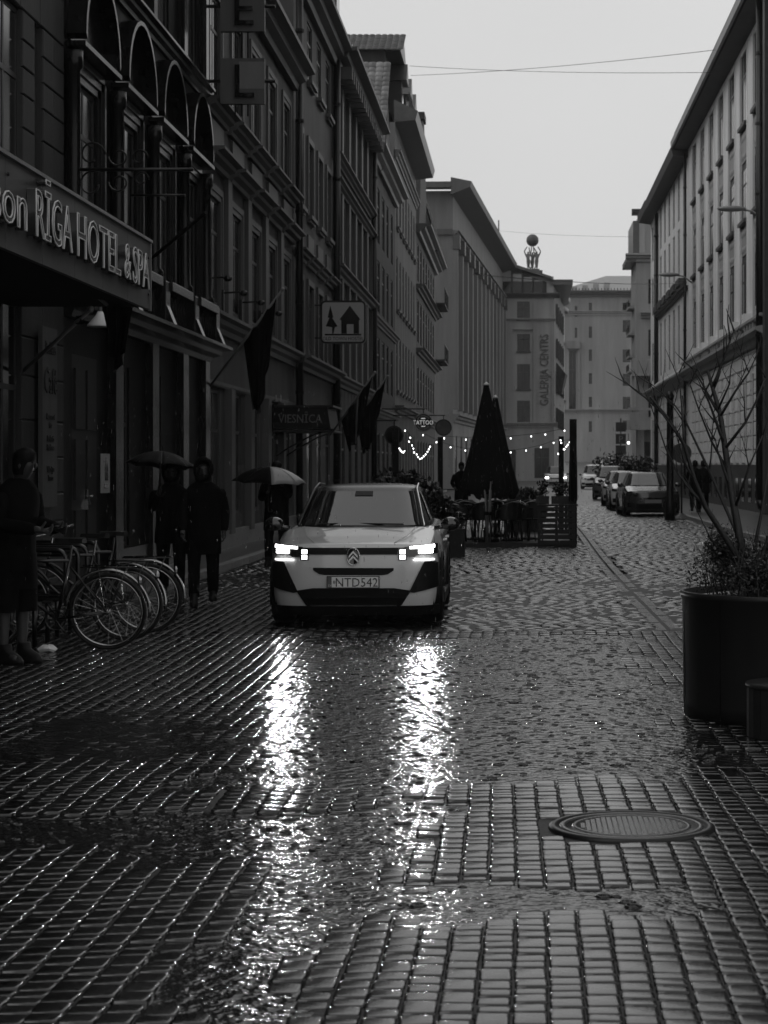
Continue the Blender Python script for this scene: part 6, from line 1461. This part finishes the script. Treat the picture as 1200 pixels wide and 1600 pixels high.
u2 = umbrella(Vector((at(422, 729, g.y - .2).x, g.y - .25, at(422, 729, g.y).z)), .58, 'black umbrella with light grey panels beside the pale car', tilt=(3, 2), stripe=(6, 7), tone='cloth', stripe_m='grey', L=.58)
yy = gd(1094, 806).y
for k, (px, lb) in enumerate(((1086, 'left one of two people in dark clothes on the right sidewalk'), (1101, 'right one of two people in dark clothes on the right sidewalk'))):
    person(((px - CX) * yy / F, yy + k * .5, .11), R(180), lb, 1.66, stride=.12 * (1 - 2 * k), head=(0, -.1), armL='pocket', armR='pocket', hem=.55 + .1 * k)
person(((721 - CX) * 60 / F, 60, 0), R(0), 'dark figure standing among the plants at the back of the terrace', 1.7, stride=.0, armL='pocket', armR='down')
# ================================================================ RAIN SPLASHES
mb = MB(); rng = random.Random(77); T = []
for _ in range(900):
    y = rng.uniform(9, 26); x = rng.uniform(-4, 2.2) * (y / 20) ; s = rng.uniform(.0015, .003); T.append((np.eye(3) * s, (x, y, .02 + rng.random() ** 2 * .05)))
e_ = MB().ell((0, 0, 0), 1, 1, 1.4, 6, 4); me = multi(e_.v, e_.f, T); me.shade_smooth()
M['drop'] = mat('rain_drop', .9, .03, .5, ior=1.33); M['drop'].node_tree.nodes['Principled BSDF'].inputs['Transmission Weight'].default_value = 1
tag(link('rain_splashes', me, M['drop']), 'tiny splashing raindrops bouncing off the wet paving', 'raindrops', kind='stuff')
T = []
for _ in range(2600):
    y = rng.uniform(13, 34); x = rng.uniform(-.27, .14) * y; s = rng.uniform(.0011, .0021); T.append((np.diag([s, s, s * rng.uniform(4, 8)]), (x, y, rng.uniform(.05, 2.3))))
me = multi(e_.v, e_.f, T); me.shade_smooth(); tag(link('falling_raindrops', me, M['drop']), 'raindrops falling all over the street', 'raindrops', kind='stuff')
# splash craters: little rings with a bead in the middle, standing on the puddles
T = []
for _ in range(5200):
    y = 7.0 + 12.6 * rng.random() ** .8; x = rng.uniform(-2.6, 1.2)
    if puddle(x, y) < .8: continue
    s = rng.uniform(.007, .02) * (1 if rng.random() < .8 else 1.6); T.append((np.diag([s, s, s * rng.uniform(.5, 1.0)]), (x, y, 0.0)))
rg = MB().lathe([(1.25, -.05), (1.05, .18), (.9, .30), (.72, .18), (.5, -.02), (.22, .05), (.12, .35), (.02, .42)], 12, cap=False); me = multi(rg.v, rg.f, T); me.shade_smooth(); tag(link('splash_rings', me, M['water']), 'small splash rings where raindrops hit the puddles', 'raindrops', kind='stuff')
# ================================================================ HAZE
hm = bpy.data.materials.new('rain_haze'); hm.use_nodes = True; t_ = hm.node_tree; t_.nodes.clear()
pv = t_.nodes.new('ShaderNodeVolumePrincipled'); pv.inputs['Color'].default_value = (.85, .85, .85, 1); pv.inputs['Density'].default_value = .00028; pv.inputs['Anisotropy'].default_value = .2
oo = t_.nodes.new('ShaderNodeOutputMaterial'); t_.links.new(pv.outputs[0], oo.inputs['Volume'])
hz_ = MB().box(-200, 200, -40, 480, -1.2, 30).build('haze', hm); tag(hz_, 'thin rain haze filling the street', kind='stuff')
